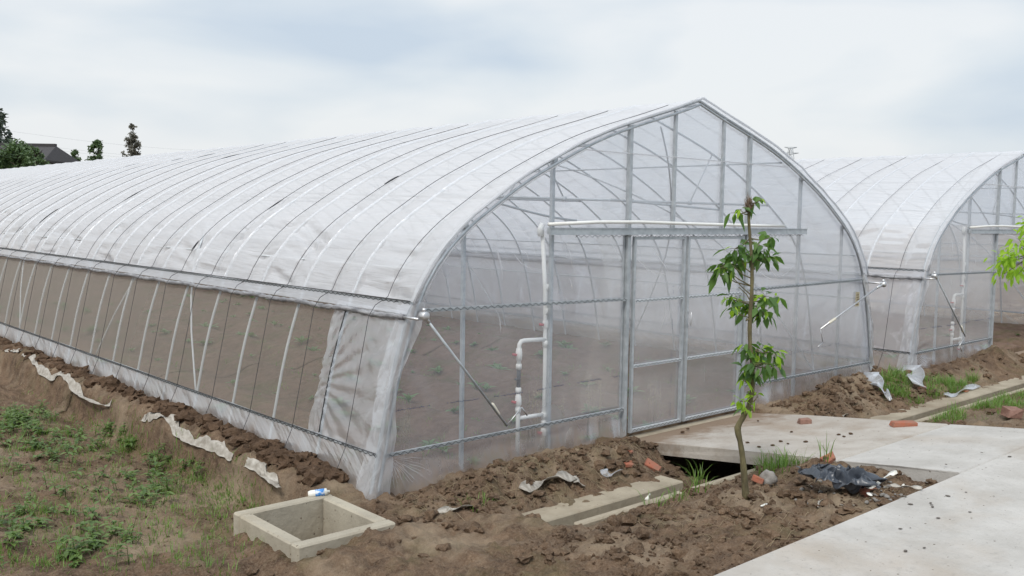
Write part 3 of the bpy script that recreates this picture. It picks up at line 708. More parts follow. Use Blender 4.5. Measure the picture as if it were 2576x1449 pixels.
    for k in range(9):
        i = random.choice(range(1, 18)); y = (riby(i)+riby(i+1))/2-.06; s0 = -random.uniform(.8, s_rail-.2); l = random.uniform(.15, .4)
        sk = np.linspace(s0, s0+l, 8); X, Z, a_, b_ = arch(sk); mb = MB(); mb.tube([(x-n1*.006, y, z-n2*.006) for x, z, n1, n2 in zip(X, Z, a_, b_)], [.003, .005, .007, .008, .008, .007, .005, .003], 5); mb.build('rope_twist', 'rope', g)
    return g
def crank(g, base, elbow, grip0, grip1, end, h1, h2, mat='steel'):
    base, elbow, grip0, grip1, end, h1, h2 = (Vector(p) for p in (base, elbow, grip0, grip1, end, h1, h2))
    mb = MB(); mb.tube([base+Vector((0, .035, 0)), base+Vector((0, .02, 0)), base+Vector((0, -.03, 0)), base+Vector((0, -.04, 0))], [.02, .038, .038, .026], 14)
    mb.tube([base+Vector((0, .0, .03)), base+Vector((0, -.01, .062))], [.02, .016], 10); mb.tube([base, elbow], [.022, .015], 8)
    cb = mb.build('crank_gearbox', 'alu', g)
    d = (end-elbow)
    mb = MB(); mb.tube([elbow, end], .0105, 8); mb.build('rod', mat, cb)
    mb = MB(); mb.tube([grip0, grip0+(grip1-grip0)*.1, grip1-(grip1-grip0)*.1, grip1], [.012, .0175, .0175, .012], 10); mb.build('grip', 'grip', cb)
    mb = MB(); mb.tube([end, h1], .005, 6); mb.tube([h1, h2], .007, 6); mb.build('handle', 'alu', cb)

gA = build_greenhouse(3, True)
gA.name = 'greenhouse'
tag(gA, 'large near greenhouse of clear film over arched steel ribs, left side vent open', 'greenhouse', 'film greenhouses side by side')
Y1 = -.17
crank(gA, ony(1066, 795, Y1), ony(1080, 812, Y1-.03), ony(1237, 1015, -.15), ony(1255, 1044, -.15), ony(1275, 1071, -.15), ony(1312, 1025, -.17), ony(1326, 1045, -.17))
crank(gA, ony(2221, 715, Y1), ony(2206, 724, Y1-.03), ony(2102, 801, -.2), ony(2085, 813, -.2), ony(2064, 828, -.2), ony(2070, 862, -.2), ony(2058, 872, -.22), 'alu')
gB = build_greenhouse(12, False, 30, doors=False); gB.name = 'greenhouse'
tag(gB, 'right hand film greenhouse with its doorway standing open, half out of the picture', 'greenhouse', 'film greenhouses side by side')
crank(gB, Vector((-3.775, Y1, 1.40)), Vector((-3.74, Y1-.03, 1.36)), ony(2418, 820, -.17)-Vector((9.22, 0, 0)), ony(2422, 835, -.17)-Vector((9.22, 0, 0)), ony(2428, 846, -.17)-Vector((9.22, 0, 0)), ony(2414, 869, -.2)-Vector((9.22, 0, 0)), ony(2419, 884, -.2)-Vector((9.22, 0, 0)))
gB.location = (9.22, 0, 0)

# ------------------------------------------------------------------ water pipes
def water_pipe(dx, label, y=.075):
    t = empty('water_pipe', (-2.14+dx, y, 0))
    def P(x, z): return (x+dx, y, z)
    mb = MB(); mb.tube([P(-2.135, -.2), P(-2.135, .9), P(-2.15, 1.5), P(-2.20, 2.04)], .020, 10)
    for z in (1.52, 1.3, 1.0, .33, .25): mb.tube([P(-2.137, z-.03), P(-2.137, z+.03)], .026, 10)
    mb.build('riser', 'pvc', t)
    mb = MB(); mb.tube([P(-2.22, 1.99), P(-2.225, 2.06), P(-2.20, 2.10)], [.028, .03, .026], 10)
    mb.tube([(-2.215+dx, -.02, 2.10), (-1.6+dx, -.05, 2.125), (-1.0+dx, -.06, 2.13), (0+dx, -.06, 2.115), (1.0+dx, -.06, 2.105), (1.62+dx, -.05, 2.10)], .017, 10); mb.build('top_pipe', 'pvc', t)
    mb = MB(); mb.tube([P(-2.137, 1.04), P(-2.40, 1.05), P(-2.44, 1.045), P(-2.462, 1.02), P(-2.465, .98), P(-2.465, .79)], .020, 10)
    mb.tube([P(-2.465, .63), P(-2.465, .37), P(-2.465, -.02)], .020, 10); mb.tube([P(-2.465, .345), P(-2.137, .34)], .018, 10)
    for z in (.96, .90, .82, .60, .53, .42): mb.tube([P(-2.465, z-.022), P(-2.465, z+.022)], .027, 10)
    mb.build('bypass', 'pvc', t)
    mb = MB(); mb.tube([P(-2.465, .63), P(-2.465, .79)], .0185, 10); mb.box((-2.50+dx, y-.02, .71), (.05, .02, .018)); mb.build('injector', 'black', t)
    for (x, z) in ((-2.137, 1.18), (-2.465, .93), (-2.465, .50), (-2.137, .17)):
        mb = MB(); mb.tube([P(x-.012, z), P(x-.05, z)], .008, 7); mb.box((x-.055+dx, y, z), (.014, .05, .022)); 
        v = mb.build('valve_handle', 'red', t)
        mb = MB(); mb.tube([P(x, z-.04), P(x, z-.025), P(x, z+.025), P(x, z+.04)], [.022, .030, .030, .022], 10); mb.build('valve', 'pvc', t)
    return tag(t, label, 'pipe', 'white irrigation pipes inside the gables')
water_pipe(0, 'white plastic water riser with red valves and a black injector, left of the closed doors')
water_pipe(9.22, 'white plastic water riser seen hazily through the right greenhouse gable')

# ------------------------------------------------------------------ vegetation helpers
def leaf(mb, base, d, nrm, ln, wd, droop=.3, mi=0, fold=.15):
    d = Vector(d).normalized(); nrm = Vector(nrm); s_ = d.cross(nrm)
    if s_.length < 1e-3: s_ = Vector((1, 0, 0))
    s_.normalize(); n = s_.cross(d).normalized(); base = Vector(base); vs = [base]
    for t, w_ in ((.18, .55), (.45, 1.), (.75, .62)):
        p = base+d*ln*t-Vector((0, 0, 1))*droop*ln*t*t
        vs += [p-s_*wd/2*w_+n*fold*wd*w_, p, p+s_*wd/2*w_+n*fold*wd*w_]
    vs.append(base+d*ln-Vector((0, 0, 1))*droop*ln)
    mb.add(vs, [(0, 2, 1), (0, 3, 2), (1, 2, 5, 4), (2, 3, 6, 5), (4, 5, 8, 7), (5, 6, 9, 8), (7, 8, 10), (8, 9, 10)], mi)
def blade(mb, base, d, h, wd, lean, mi=0):
    base = Vector(base); d = Vector(d); s_ = Vector((-d.y, d.x, 0)).normalized(); vs = []
    for t, w_ in ((0, 1.), (.4, .9), (.75, .6)):
        p = base+Vector((0, 0, 1))*h*(t-.25*lean*t*t)+d*lean*h*t*t; vs += [p-s_*wd/2*w_, p+s_*wd/2*w_]
    vs.append(base+Vector((0, 0, 1))*h*(1-.35*lean)+d*lean*h)
    mb.add(vs, [(0, 1, 3, 2), (2, 3, 5, 4), (4, 5, 6)], mi)
def tuft(mb, x, y, n, h, spread=.06, wd=.005, mi=0, zof=0.):
    for _ in range(n):
        a = random.uniform(0, 6.283); r = spread*math.sqrt(random.random()); px, py = x+r*math.cos(a), y+r*math.sin(a)
        a2 = a+random.uniform(-.7, .7); blade(mb, (px, py, G(px, py)-.01+zof), (math.cos(a2), math.sin(a2), 0), h*random.uniform(.45, 1.1), wd*random.uniform(.7, 1.3), random.uniform(.1, 1.0), mi)
def rv(): 
    v = Vector((random.gauss(0, 1), random.gauss(0, 1), random.gauss(0, 1))); return v.normalized()

# ------------------------------------------------------------------ young tree in front of the doors
DT = (ground_pt(1877, 1251)-CAM).dot(fwd)
tb = ground_pt(1877, 1251); tb.z -= .03
T = empty('young_tree', tb)
tp = [(1877, 1262, .030), (1873, 1205, .0255), (1868, 1150, .022), (1862, 1112, .021), (1857, 1090, .0235), (1856, 1076, .026), (1862, 1062, .022), (1876, 1038, .019), (1888, 1005, .0185), (1894, 965, .0175), (1893, 920, .0165), (1888, 880, .0165), (1886, 830, .0165), (1888, 790, .0175), (1891, 740, .0145), (1892, 690, .014), (1890, 640, .013), (1887, 600, .012), (1884, 560, .0115), (1884, 532, .012)]
mb = MB(); pts = catmull([(*ond(a, b, DT), ) for a, b, c in tp], 3); rr = np.interp(np.linspace(0, len(tp)-1, len(pts)), range(len(tp)), [c for a, b, c in tp])
mb.tube(pts, [float(v)*.92*(1+.06*random.uniform(-1, 1)) for v in rr], 10)
mb.tube([ond(1887, 806, DT), ond(1879, 803, DT-.01), ond(1876, 808, DT-.01)], [.011, .009, .004], 6)
mb.tube([ond(1892, 678, DT), ond(1899, 676, DT), ], [.009, .007], 6)
mb.build('trunk', 'bark', T)
# broken top with frayed splinters
mb = MB(); c0 = ond(1884, 530, DT)
for k in range(60):
    a = random.uniform(0, 6.28); r = random.uniform(.004, .017); h = random.uniform(.03, .12)
    p = c0+Vector((math.cos(a)*r, math.sin(a)*r, random.uniform(-.02, .05))); q = p+Vector((math.cos(a)*random.uniform(0, .035), math.sin(a)*random.uniform(0, .035), h*random.uniform(.3, 1)))
    mb.tube([p, (p+q)/2+rv()*.008, q], [.004, .003, .001], 4)
mb.tube([c0-Vector((0, 0, .03)), c0+Vector((0, 0, .03)), c0+Vector((0, 0, .09))], [.011, .015, .008], 8)
mb.build('broken_top', 'twig', T)
br = MB(); lv = MB(); yl = MB()
def cluster(a, b, n, rad, young=.1, ln=.095, px=None, dep=.12):
    """a branch from trunk pixel a to pixel b, whorl of drooping leaves at its end"""
    p = ond(*a, DT); q = ond(*b, DT+random.uniform(-dep, dep)); m_ = (p+q)/2+Vector((0, 0, -.015))
    br.tube([p, m_, q], [.0055, .0042, .0025], 5)
    for k in range(int(n*1.0)):
        o_ = rv()*rad*1.1*random.random()**.5; o_.z *= .6; base = q+o_
        out = (o_.normalized()*.7+rv()*.5); out.z -= random.uniform(.1, .75)
        t = MB; tgt = yl if random.random() < young else lv
        l = ln*random.uniform(.55, 1.2)*(.75 if tgt is yl else 1)
        leaf(tgt, base, out, rv()+Vector((0, 0, 1.2)), l, l*random.uniform(.44, .56), random.uniform(.1, .5))
        if random.random() < .35: br.tube([q, base], [.002, .0012], 4)
for (a, b, n, rd, yg) in (((1886, 600), (1850, 625), 22, .075, .02), ((1887, 605), (1915, 618), 24, .08, .02), ((1888, 600), (1940, 598), 9, .045, .05), ((1888, 640), (1880, 640), 24, .08, .03), ((1888, 650), (1930, 650), 16, .06, .03),
                          ((1888, 660), (1845, 655), 14, .06, .05), ((1890, 720), (1822, 672), 22, .07, .05), ((1890, 700), (1848, 672), 12, .05, .05), ((1890, 720), (1812, 690), 8, .035, .05),
                          ((1889, 765), (1850, 750), 16, .06, .35), ((1889, 760), (1925, 745), 20, .07, .30), ((1889, 790), (1872, 778), 20, .06, .1), ((1889, 790), (1925, 790), 20, .065, .12), ((1889, 745), (1955, 750), 8, .035, .6), ((1889, 760), (1828, 748), 6, .035, .9), ((1889, 780), (1905, 770), 12, .05, .2), ((1888, 800), (1840, 775), 6, .04, .3),
                          ((1888, 900), (1905, 880), 26, .08, .18), ((1888, 880), (1945, 885), 22, .07, .15), ((1890, 920), (1915, 915), 26, .075, .03), ((1890, 920), (1950, 920), 12, .05, .05), ((1892, 950), (1895, 940), 14, .05, .1), ((1888, 880), (1878, 870), 10, .05, .3), ((1892, 920), (1875, 930), 8, .04, .4),
                          ((1888, 1000), (1862, 1010), 14, .045, .9), ((1885, 1010), (1878, 1025), 12, .04, .8), ((1885, 1010), (1905, 1000), 6, .04, 1.), ((1892, 960), (1868, 955), 5, .03, .9), ((1892, 985), (1880, 985), 5, .03, .9),
                          ((1884, 540), (1862, 527), 5, .03, .2), ((1884, 530), (1848, 535), 4, .03, .1), ((1886, 520), (1897, 510), 5, .025, .4), ((1886, 510), (1915, 502), 2, .02, .5)):
    cluster(a, b, n, rd, yg)
for pth in ([(1892, 745), (1870, 725), (1850, 705), (1835, 682)], [(1892, 765), (1878, 740), (1858, 722)], [(1892, 688), (1875, 675), (1866, 655)]):
    br.tube([ond(a, b, DT) for a, b in pth], [.005, .004, .003, .002][:len(pth)], 5)
br.build('branch', 'bark', T); lv.build('foliage', 'leaf', T); yl.build('young_leaves', 'yleaf', T)
tag(T, 'slim young tree with crooked trunk, broken top and drooping green leaves before the doors', 'tree')

# second young tree at the right edge, lime leaves
DR = 8.4; tb2 = ond(2606, 1085, DR); tb2.z = G(tb2.x, tb2.y)-.02
T2 = empty('young_tree', tb2); mb = MB(); mb.tube([tb2, tb2+Vector((.02, 0, .6)), tb2+Vector((0, .02, 1.2)), ond(2600, 560, DR)], [.024, .02, .017, .012], 9); mb.build('trunk', 'bark', T2)
lv = MB(); br = MB()
for (a, b, n) in ((2555, 615, 16), (2575, 640, 26), (2535, 650, 34), (2520, 665, 26), (2550, 670, 26), (2560, 600, 14), (2600, 610, 40), (2615, 650, 40), (2590, 560, 20), (2640, 620, 40), (2525, 690, 6), (2562, 690, 9), (2505, 655, 6)):
    q = ond(a, b, DR+random.uniform(-.15, .15)); br.tube([ond(2602, 640, DR), q], [.005, .002], 5)
    for k in range(n):
        o_ = rv()*.085*random.random()**.5; out = o_.normalized()*.7+rv()*.4; out.z -= random.uniform(.2, .9); l = random.uniform(.05, .09)
        leaf(lv, q+o_, out, rv()+Vector((0, 0, 1)), l, l*.42, random.uniform(.1, .5))
br.build('branch', 'bark', T2); lv.build('foliage', 'yleaf', T2)
tag(T2, 'lime green leafy young tree at the right edge before the open doorway', 'tree')

# ------------------------------------------------------------------ seedlings in the beds
def make_seed(n):
    mb = MB()
    for k in range(n):
        a = 6.283*k/n+random.uniform(-.4, .4); leaf(mb, (0, 0, .01), (math.cos(a), math.sin(a), random.uniform(.4, 1.3)), (0, 0, 1), random.uniform(.07, .14), random.uniform(.03, .05), .35)
    mb.tube([(0, 0, -.02), (0, 0, .06)], .004, 5, mi=0); return mb.build('seedling', 'crop')
protos = [make_seed(7), make_seed(9), make_seed(11)]; cnt = 0
for xc in (0, 9.22):
    for row in range(-3, 4):
        for k in range(38 if xc == 0 else 6):
            x = xc+row*1.15-.29+random.gauss(0, .14); y = .5+k*.46+random.uniform(-.3, .3)
            if abs(x-xc) > 3.6 or random.random() < .22: continue
            if cnt < 3: o = protos[cnt]
            else: o = random.choice(protos).copy(); COL.objects.link(o)
            o.location = (x, y, G(x, y)); s_ = random.choice((.5, .8, 1.1, 1.5, 1.9))*random.uniform(.8, 1.2); o.scale = (s_, s_, s_*random.uniform(.8, 1.2)); o.rotation_euler = (0, 0, random.uniform(0, 6.28)); cnt += 1
            if xc == 0: tag(o, 'small green seedling in the soil beds inside the large greenhouse', 'seedling', 'seedlings in the large greenhouse')
            else: tag(o, 'small green seedling in the soil beds inside the right hand greenhouse', 'seedling', 'seedlings in the right greenhouse')
# dried weed stalks just inside the gable
dry = MB()
for (px, py, h) in ((1340, 1062, .33), (1352, 1066, .36), (1360, 1060, .28), (1378, 1064, .33), (1486, 1060, .3), (1490, 1064, .36), (1512, 1050, .3), (1030, 1092, .3), (1022, 1090, .26), (1424, 1038, .2), (1636, 1000, .2), (1650, 1004, .22), (1660, 1000, .2)):
    p = ony(px, py, .16); p.z = 0
    for k in range(3):
        q = p+Vector((random.uniform(-.03, .03), random.uniform(0, .05), 0)); hh = h*random.uniform(.8, 1.3)+.25; pts = [q, q+Vector((.01, 0, hh*.6)), q+Vector((.03*random.uniform(-1, 1), 0, hh))]
        dry.tube(pts, [.003, .002, .001], 4)
        for j in range(9): leaf(dry, q+Vector((random.uniform(-.015, .015), 0, hh*random.uniform(.45, .95))), rv()+Vector((0, 0, -.3)), rv(), .04, .008, .2)
d_ = dry.build('dry_grass', 'straw'); tag(d_, 'dry straw coloured weed stalks just behind the gable film', 'dry grass', kind='stuff')

# ------------------------------------------------------------------ soil clods, stones, bricks, rubbish
def blob(mb, c, r, seed, sq=(1, 1, .75), sub=2, rough=.35, mi=0):
    import bmesh
    bm = bmesh.new(); bmesh.ops.create_icosphere(bm, subdivisions=sub, radius=1)
    rz = Matrix.Rotation(random.uniform(0, 6.28), 3, 'Z')
    vs = []
    for v in bm.verts:
        n = mnoise.noise(v.co*1.6+Vector((seed*3.1, seed*1.7, 0)))+.45*mnoise.noise(v.co*4.2+Vector((seed, 0, seed))); k = 1+rough*n
        p = v.co*k; p = rz @ Vector((p.x*sq[0], p.y*sq[1], p.z*sq[2])); vs.append(p*r+Vector(c))
    fs = [[v.index for v in f.verts] for f in bm.faces]; mb.add(vs, fs, mi); bm.free()
sd_ = 0
cl = MB()
for k in range(1150):                                              # clods on the long berm
    y = .35+22*random.random()**1.9; x = -4.22+random.gauss(0, .06); r = .014+.07*random.random()**2
    blob(cl, (x, y, G(x, y)+r*.1), r, k, (1, random.uniform(.8, 1.5), random.uniform(.6, .9)), 2 if y < 7 else 1, .8)
for (n, x0, x1, y0, y1) in ((900, -4.1, -1.2, -3.2, -1.66), (600, -4.2, -1.15, -.9, -.15), (350, 1.2, 4.4, -.9, -.15), (500, -6.8, -4.5, .3, 4)):
    for k in range(n):
        x, y = random.uniform(x0, x1), random.uniform(y0, y1); r = random.uniform(.004, .012)*(1.6 if random.random() < .15 else 1)
        blob(cl, (x, y, G(x, y)+r*.3), r, k, (1, random.uniform(.7, 1.4), .7), 1, .8)
o = cl.build('soil_clods', 'clod', smooth=False); tag(o, 'dark crumbly soil clods heaped along the foot of the long film wall', 'soil', kind='stuff')
cl = MB()
for (n, x0, x1, y0, y1, rm) in ((420, -4.0, -1.15, -.85, -.12, .045), (260, -6.2, -3.4, -3.1, -.2, .05), (380, 1.3, 4.3, -.8, -.12, .05), (90, 4.4, 8, -.8, -.2, .05), (560, -4.2, -1.2, -3.2, -1.68, .05), (130, 1.1, 8, -3.2, -1.7, .05)):
    for k in range(n):
        x, y = random.uniform(x0, x1), random.uniform(y0, y1); r = .007+rm*random.random()**2.6
        if y < -1.6 and random.random() < .35: continue
        blob(cl, (x, y, G(x, y)+r*.2), r, k+77, (1, random.uniform(.8, 1.3), random.uniform(.5, .9)), 2 if r > .02 else 1, .8)
o = cl.build('soil_clods', 'plotclod', smooth=False); tag(o, 'loose soil clods in front of the gables and round the young tree', 'soil', kind='stuff')
# mud crumbs on the ramp, one by one
pr = []
for k in range(3): m_ = MB(); blob(m_, (0, 0, 0), .02, k+5, (1, 1.3, .6), 2, .5); pr.append(m_)
base_cr = None
for k, (px, py) in enumerate([(1907, 1060), (1717, 1088), (1991, 1088), (1880, 1115), (1964, 1112), (2027, 1113), (2123, 1100), (1909, 1126), (1944, 1122), (1982, 1118), (2110, 1095), (2140, 1093), (1730, 1080)]):
    p = onz(px, py, .12)
    for _ in range(3): p = onz(px, py, zr(p.y))
    if base_cr is None: o = pr[0].build('mud_crumb', 'clod'); base_cr = o
    else: o = base_cr.copy(); COL.objects.link(o)
    o.location = (p.x, p.y, zr(p.y)+.008); s_ = random.uniform(.5, 1.0); o.scale = (s_, s_, s_*.8); o.rotation_euler = (0, 0, random.uniform(0, 6))
    tag(o, 'small dark mud crumb lying on the concrete ramp', 'mud crumb', 'mud crumbs on the ramp')
base_cr = None
for k, (px, py) in enumerate([(2384, 1249), (2341, 1267), (2344, 1272), (2346, 1277), (2258, 1247), (2275, 1250), (2278, 1388), (2430, 1240), (2330, 1215), (2380, 1170), (2440, 1290), (2290, 1270), (2470, 1140), (2290, 1330), (2500, 1250), (2210, 1262), (2325, 1380), (2265, 1332), (2360, 1305), (2540, 1150)]):
    p = onz(px, py, .33); m_ = MB()
    if base_cr is None: blob(m_, (0, 0, 0), .022, k+3, (1, 1.6, .45), 2, .4); o = m_.build('pebble', 'dstone'); base_cr = o
    else: o = base_cr.copy(); COL.objects.link(o)
    o.location = (p.x, p.y, .336); s_ = random.uniform(.15, .45); o.scale = (s_*1.3, s_, s_*.8); o.rotation_euler = (0, 0, random.uniform(0, 6))
    tag(o, 'small dark pebble lying on the pale concrete road', 'pebble', 'pebbles on the road')
base_cr = None
for k in range(46):
    px, py = random.choice([(random.uniform(2185, 2290), random.uniform(1210, 1270)), (random.uniform(2000, 2200), random.uniform(1190, 1280)), (random.uniform(2180, 2260), random.uniform(1225, 1270))])
    p = ground_pt(px, py)
    if base_cr is None: m_ = MB(); blob(m_, (0, 0, 0), .022, 31, (1, 1.3, .7), 2, .35); o = m_.build('pebble', 'whitep' if 0 else 'stone'); base_cr = o
    else: o = base_cr.copy(); COL.objects.link(o)
    o.location = (p.x, p.y, p.z+.008); s_ = random.uniform(.25, .8); o.scale = (s_, s_, s_); o.rotation_euler = (0, 0, random.uniform(0, 6))
    tag(o, 'small grey pebble on the bare soil near the black plastic sheet', 'pebble', 'pebbles in the soil plot')

def ramp_pt(px, py):
    p = onz(px, py, .1)
    for _ in range(6): p = onz(px, py, zr(p.y))
    return p
def brick(p, dims, rot, label, mat='brick', tilt=(0, 0), chip=0):
    mb = MB(); T_ = Matrix.Rotation(rot, 3, 'Z') @ Matrix.Rotation(tilt[0], 3, 'X') @ Matrix.Rotation(tilt[1], 3, 'Y')
    mb.box((0, 0, 0), dims, bev=.005)
    # chip the corners
    random.seed(int(abs(p[0]*1000))+3)
    vs = [Vector(v) for v in mb.v]; pf = [Vector((random.choice((-1, 1))*dims[0]/2, random.choice((-1, 1))*dims[1]/2, dims[2]/2)) for _ in range(2+chip)]
    nv = []
    for v in vs:
        for c in pf:
            d = (v-c).length
            if d < .03+.02*chip: v = v*(1-.12-.1*chip)
        nv.append(T_ @ (v+rv()*.0012))
    mb.v = [tuple(v) for v in nv]; o = mb.build('brick', mat, smooth=False, loc=None); o.location = Vector(p)+Vector((0, 0, dims[2]/2-.006)); tag(o, label, 'brick'); return o
B = (.235, .115, .053)
brick(ramp_pt(2023, 1065), (.12, .115, .058), R(-40), 'dusty half brick lying alone on the ramp near its far edge', 'brickb')
brick(ramp_pt(2272, 1072), B, R(-43), 'bright red whole brick on the far edge of the ramp beside the grass')
p = ground_pt(2545, 1048); brick(p, (.17, .12, .10), R(-30), 'dull reddish broken brick in the soil plot at the right edge', 'brickb', (.1, .1), 1)
p = ground_pt(2182, 1246); brick(p, (.16, .11, .055), R(-50), 'dark red brick against the road edge under the white strip', 'brick', (.05, -.08), 1)
p = ground_pt(1908, 1214); brick(p, (.10, .09, .05), R(20), 'small red brick chunk beside the grey rock near the young tree', 'brick', (.3, .2), 1)
p = ground_pt(2087, 1160); brick(p, (.13, .09, .045), R(-20), 'orange brick fragment on top of the soil heap behind the black sheet', 'brick', (.3, -.4), 1)
p = ground_pt(1582, 1172); brick(p, (.11, .10, .045), R(-35), 'red brick piece in the soil left of the ramp, nearer the gable', 'brick', (.1, .1), 1)
p = ground_pt(1644, 1180); brick(p, (.17, .12, .05), R(-60), 'large orange brick half buried under the left edge of the ramp', 'brick', (.3, .5), 1)
p = ground_pt(1586, 1140); brick(p, (.07, .06, .03), R(10), 'tiny red brick chip at the corner of the ramp and the gable footing', 'brick', (.1, .1), 1)
p = ground_pt(2318, 985); brick(p, (.15, .10, .06), R(30), 'red brick at the foot of the right greenhouse corner', 'brick', (.2, -.4), 1)
for (px, py, l_) in ((2428, 984, 'flat orange tile scrap by the channel, leftmost of three'), (2470, 982, 'flat orange tile scrap by the channel, middle of three'), (2520, 972, 'flat orange tile scrap by the channel, rightmost of three')):
    p = ground_pt(px, py); o = brick(p, (.2, .1, .02), R(random.uniform(-10, 30)), l_, 'brick', (.1, .05), 1); o.name = 'tile_scrap'; o['category'] = 'tile'
p = ground_pt(2120, 972)
def rock(px, py, r, label, mat='stone', sq=(1.1, 1, .85), s_=3):
    p = ground_pt(px, py); mb = MB(); blob(mb, (0, 0, 0), r, s_, sq, 3, .45); o = mb.build('rock', mat); o.location = (p.x, p.y, p.z+r*.45); tag(o, label, 'rock'); return o
rock(1931, 1218, .062, 'brownish grey rock beside the small red brick near the tree', 'stone', (1, 1, 1), 9)
rock(1621, 1254, .050, 'whitish rough stone on the thin channel wall left of the tree', 'whitep', (1.2, 1, .8), 5)
rock(2276, 1226, .022, 'small whitish stone near the tip of the soil plot by the road', 'whitep', (1.2, 1, .8), 15)

def crumple(name, W, H_, nx, ny, amp, f, seed, mat, thick=0, edge=.0):
    u = np.linspace(-.5, .5, nx); v = np.linspace(-.5, .5, ny); U, V = np.meshgrid(u, v, indexing='ij')
    rr_ = 1+edge*fbm(np.arctan2(V, U)*2.2+9, U*0+seed, 3, seed)*2
    x = U*W*rr_; y = V*H_*rr_
    z = amp*(1-2*np.abs(fbm(U*f, V*f, 3, seed)*2))+amp*.22*fbm(U*f*3, V*f*3, 2, seed+5)*2
    x = x+amp*.8*fbm(U*f, V*f, 3, seed+21)*2; y = y+amp*.8*fbm(U*f, V*f, 3, seed+31)*2
    z = z*(1-.6*(np.maximum(np.abs(U), np.abs(V))*2)**4)
    o = gridmesh(name, x, y, z-z.min(), mat, uv=(U, V)); return o
o = crumple('plastic_sheet', .44, .30, 90, 60, .12, 3.0, 4, 'tarp', edge=.55); p = ground_pt(2108, 1228); o.location = (p.x, p.y, p.z-.015); o.rotation_euler = (0, .05, R(-50))
tag(o, 'crumpled black plastic sheet on the soil beside the road edge', 'plastic sheet')
def strip(name, pxs, wd, label, mat='whitep', zf=None, lift=.012, cat='strip'):
    pts = [(zf(a, b) if zf else ground_pt(a, b)) for a, b in pxs]; pts = catmull([tuple(q+Vector((0, 0, lift))) for q in pts], 5)
    mb = MB(); n = len(pts); vs = []
    for i, q in enumerate(pts):
        t = (pts[min(i+1, n-1)]-pts[max(i-1, 0)]); s_ = Vector((-t.y, t.x, 0)).normalized()*wd/2*(1+.25*math.sin(i*1.7)); tw = Vector((0, 0, .4*wd*math.sin(i*.6)))
        vs += [q-s_-tw, q-s_-tw+Vector((0, 0, .004)), q+s_+tw+Vector((0, 0, .004)), q+s_+tw]
    fs = []
    for i in range(n-1):
        for j in range(4): fs.append((i*4+j, i*4+(j+1) % 4, i*4+4+(j+1) % 4, i*4+4+j))
    fs += [(3, 2, 1, 0), tuple((n-1)*4+j for j in range(4))]
    mb.add(vs, fs); o = mb.build(name, mat); tag(o, label, cat); return o
road_pt = lambda a, b: onz(a, b, .335)
strip('plastic_strip', [(2182, 1246), (2212, 1226), (2235, 1212), (2256, 1206)], .035, 'bright white plastic strip leaning off the dark red brick at the road edge', lift=.05)
strip('plastic_strip', [(2240, 1224), (2262, 1228), (2290, 1229), (2320, 1233)], .025, 'grey green flat plastic strip lying from the soil onto the road', 'scrap', road_pt)
strip('plastic_strip', [(2150, 1276), (2120, 1274), (2085, 1262), (2062, 1266), (2058, 1280)], .012, 'thin pale strap curled on the soil at the road edge below the black sheet', 'scrap')
strip('plastic_strip', [(2395, 1078), (2420, 1086), (2480, 1096), (2576, 1101), (2620, 1104)], .012, 'thin white strap lying along the soil edge at far right', 'whitep', lambda a, b: ground_pt(a, b), .02)
strip('plastic_strip', [(2180, 1249), (2194, 1254)], .02, 'short white plastic end poking from under the dark red brick', 'whitep', lift=.02)
strip('plastic_strip', [(1914, 1278), (1930, 1271)], .010, 'tiny white straw on the soil in front of the young tree', 'whitep', lift=.01)
strip('weathered_board', [(1312, 1242), (1350, 1226), (1400, 1212), (1440, 1208)], .095, 'long weathered greyish plastic slat lying on the soil before the gable', 'scrap', lift=.035, cat='slat')
strip('weathered_board', [(1440, 1208), (1452, 1222), (1470, 1232)], .05, 'torn dark end of sheet beside the long weathered slat', 'scrap', lift=.03, cat='scrap')
strip('film_scrap', [(1516, 1188), (1532, 1200), (1560, 1188)], .06, 'crumpled white film scrap in the soil left of the ramp', 'patch', lift=.02, cat='scrap')
strip('film_scrap', [(1186, 1276), (1140, 1284), (1100, 1290)], .05, 'pale scrap half buried in soil before the gable near the corner', 'scrap', lift=.015, cat='scrap')
strip('film_scrap', [(2378, 1000), (2400, 998), (2425, 985), (2460, 975)], .07, 'dirty white film scrap in the grass before the right greenhouse', 'patch', lift=.03, cat='scrap')
strip('film_scrap', [(2100, 1056), (2118, 1050), (2130, 1046)], .05, 'dusty white scrap on the soil bank beside the ramp', 'scrap', lift=.015, cat='scrap')
strip('film_scrap', [(2188, 952), (2205, 980), (2225, 1005), (2240, 1012)], .16, 'bunched dirty film tail trailing from the right corner of the large greenhouse', 'patch', lift=.08, cat='scrap')
strip('film_scrap', [(2294, 935), (2300, 960), (2312, 985)], .22, 'bunched film tail at the left corner of the right greenhouse', 'patch', lift=.08, cat='scrap')
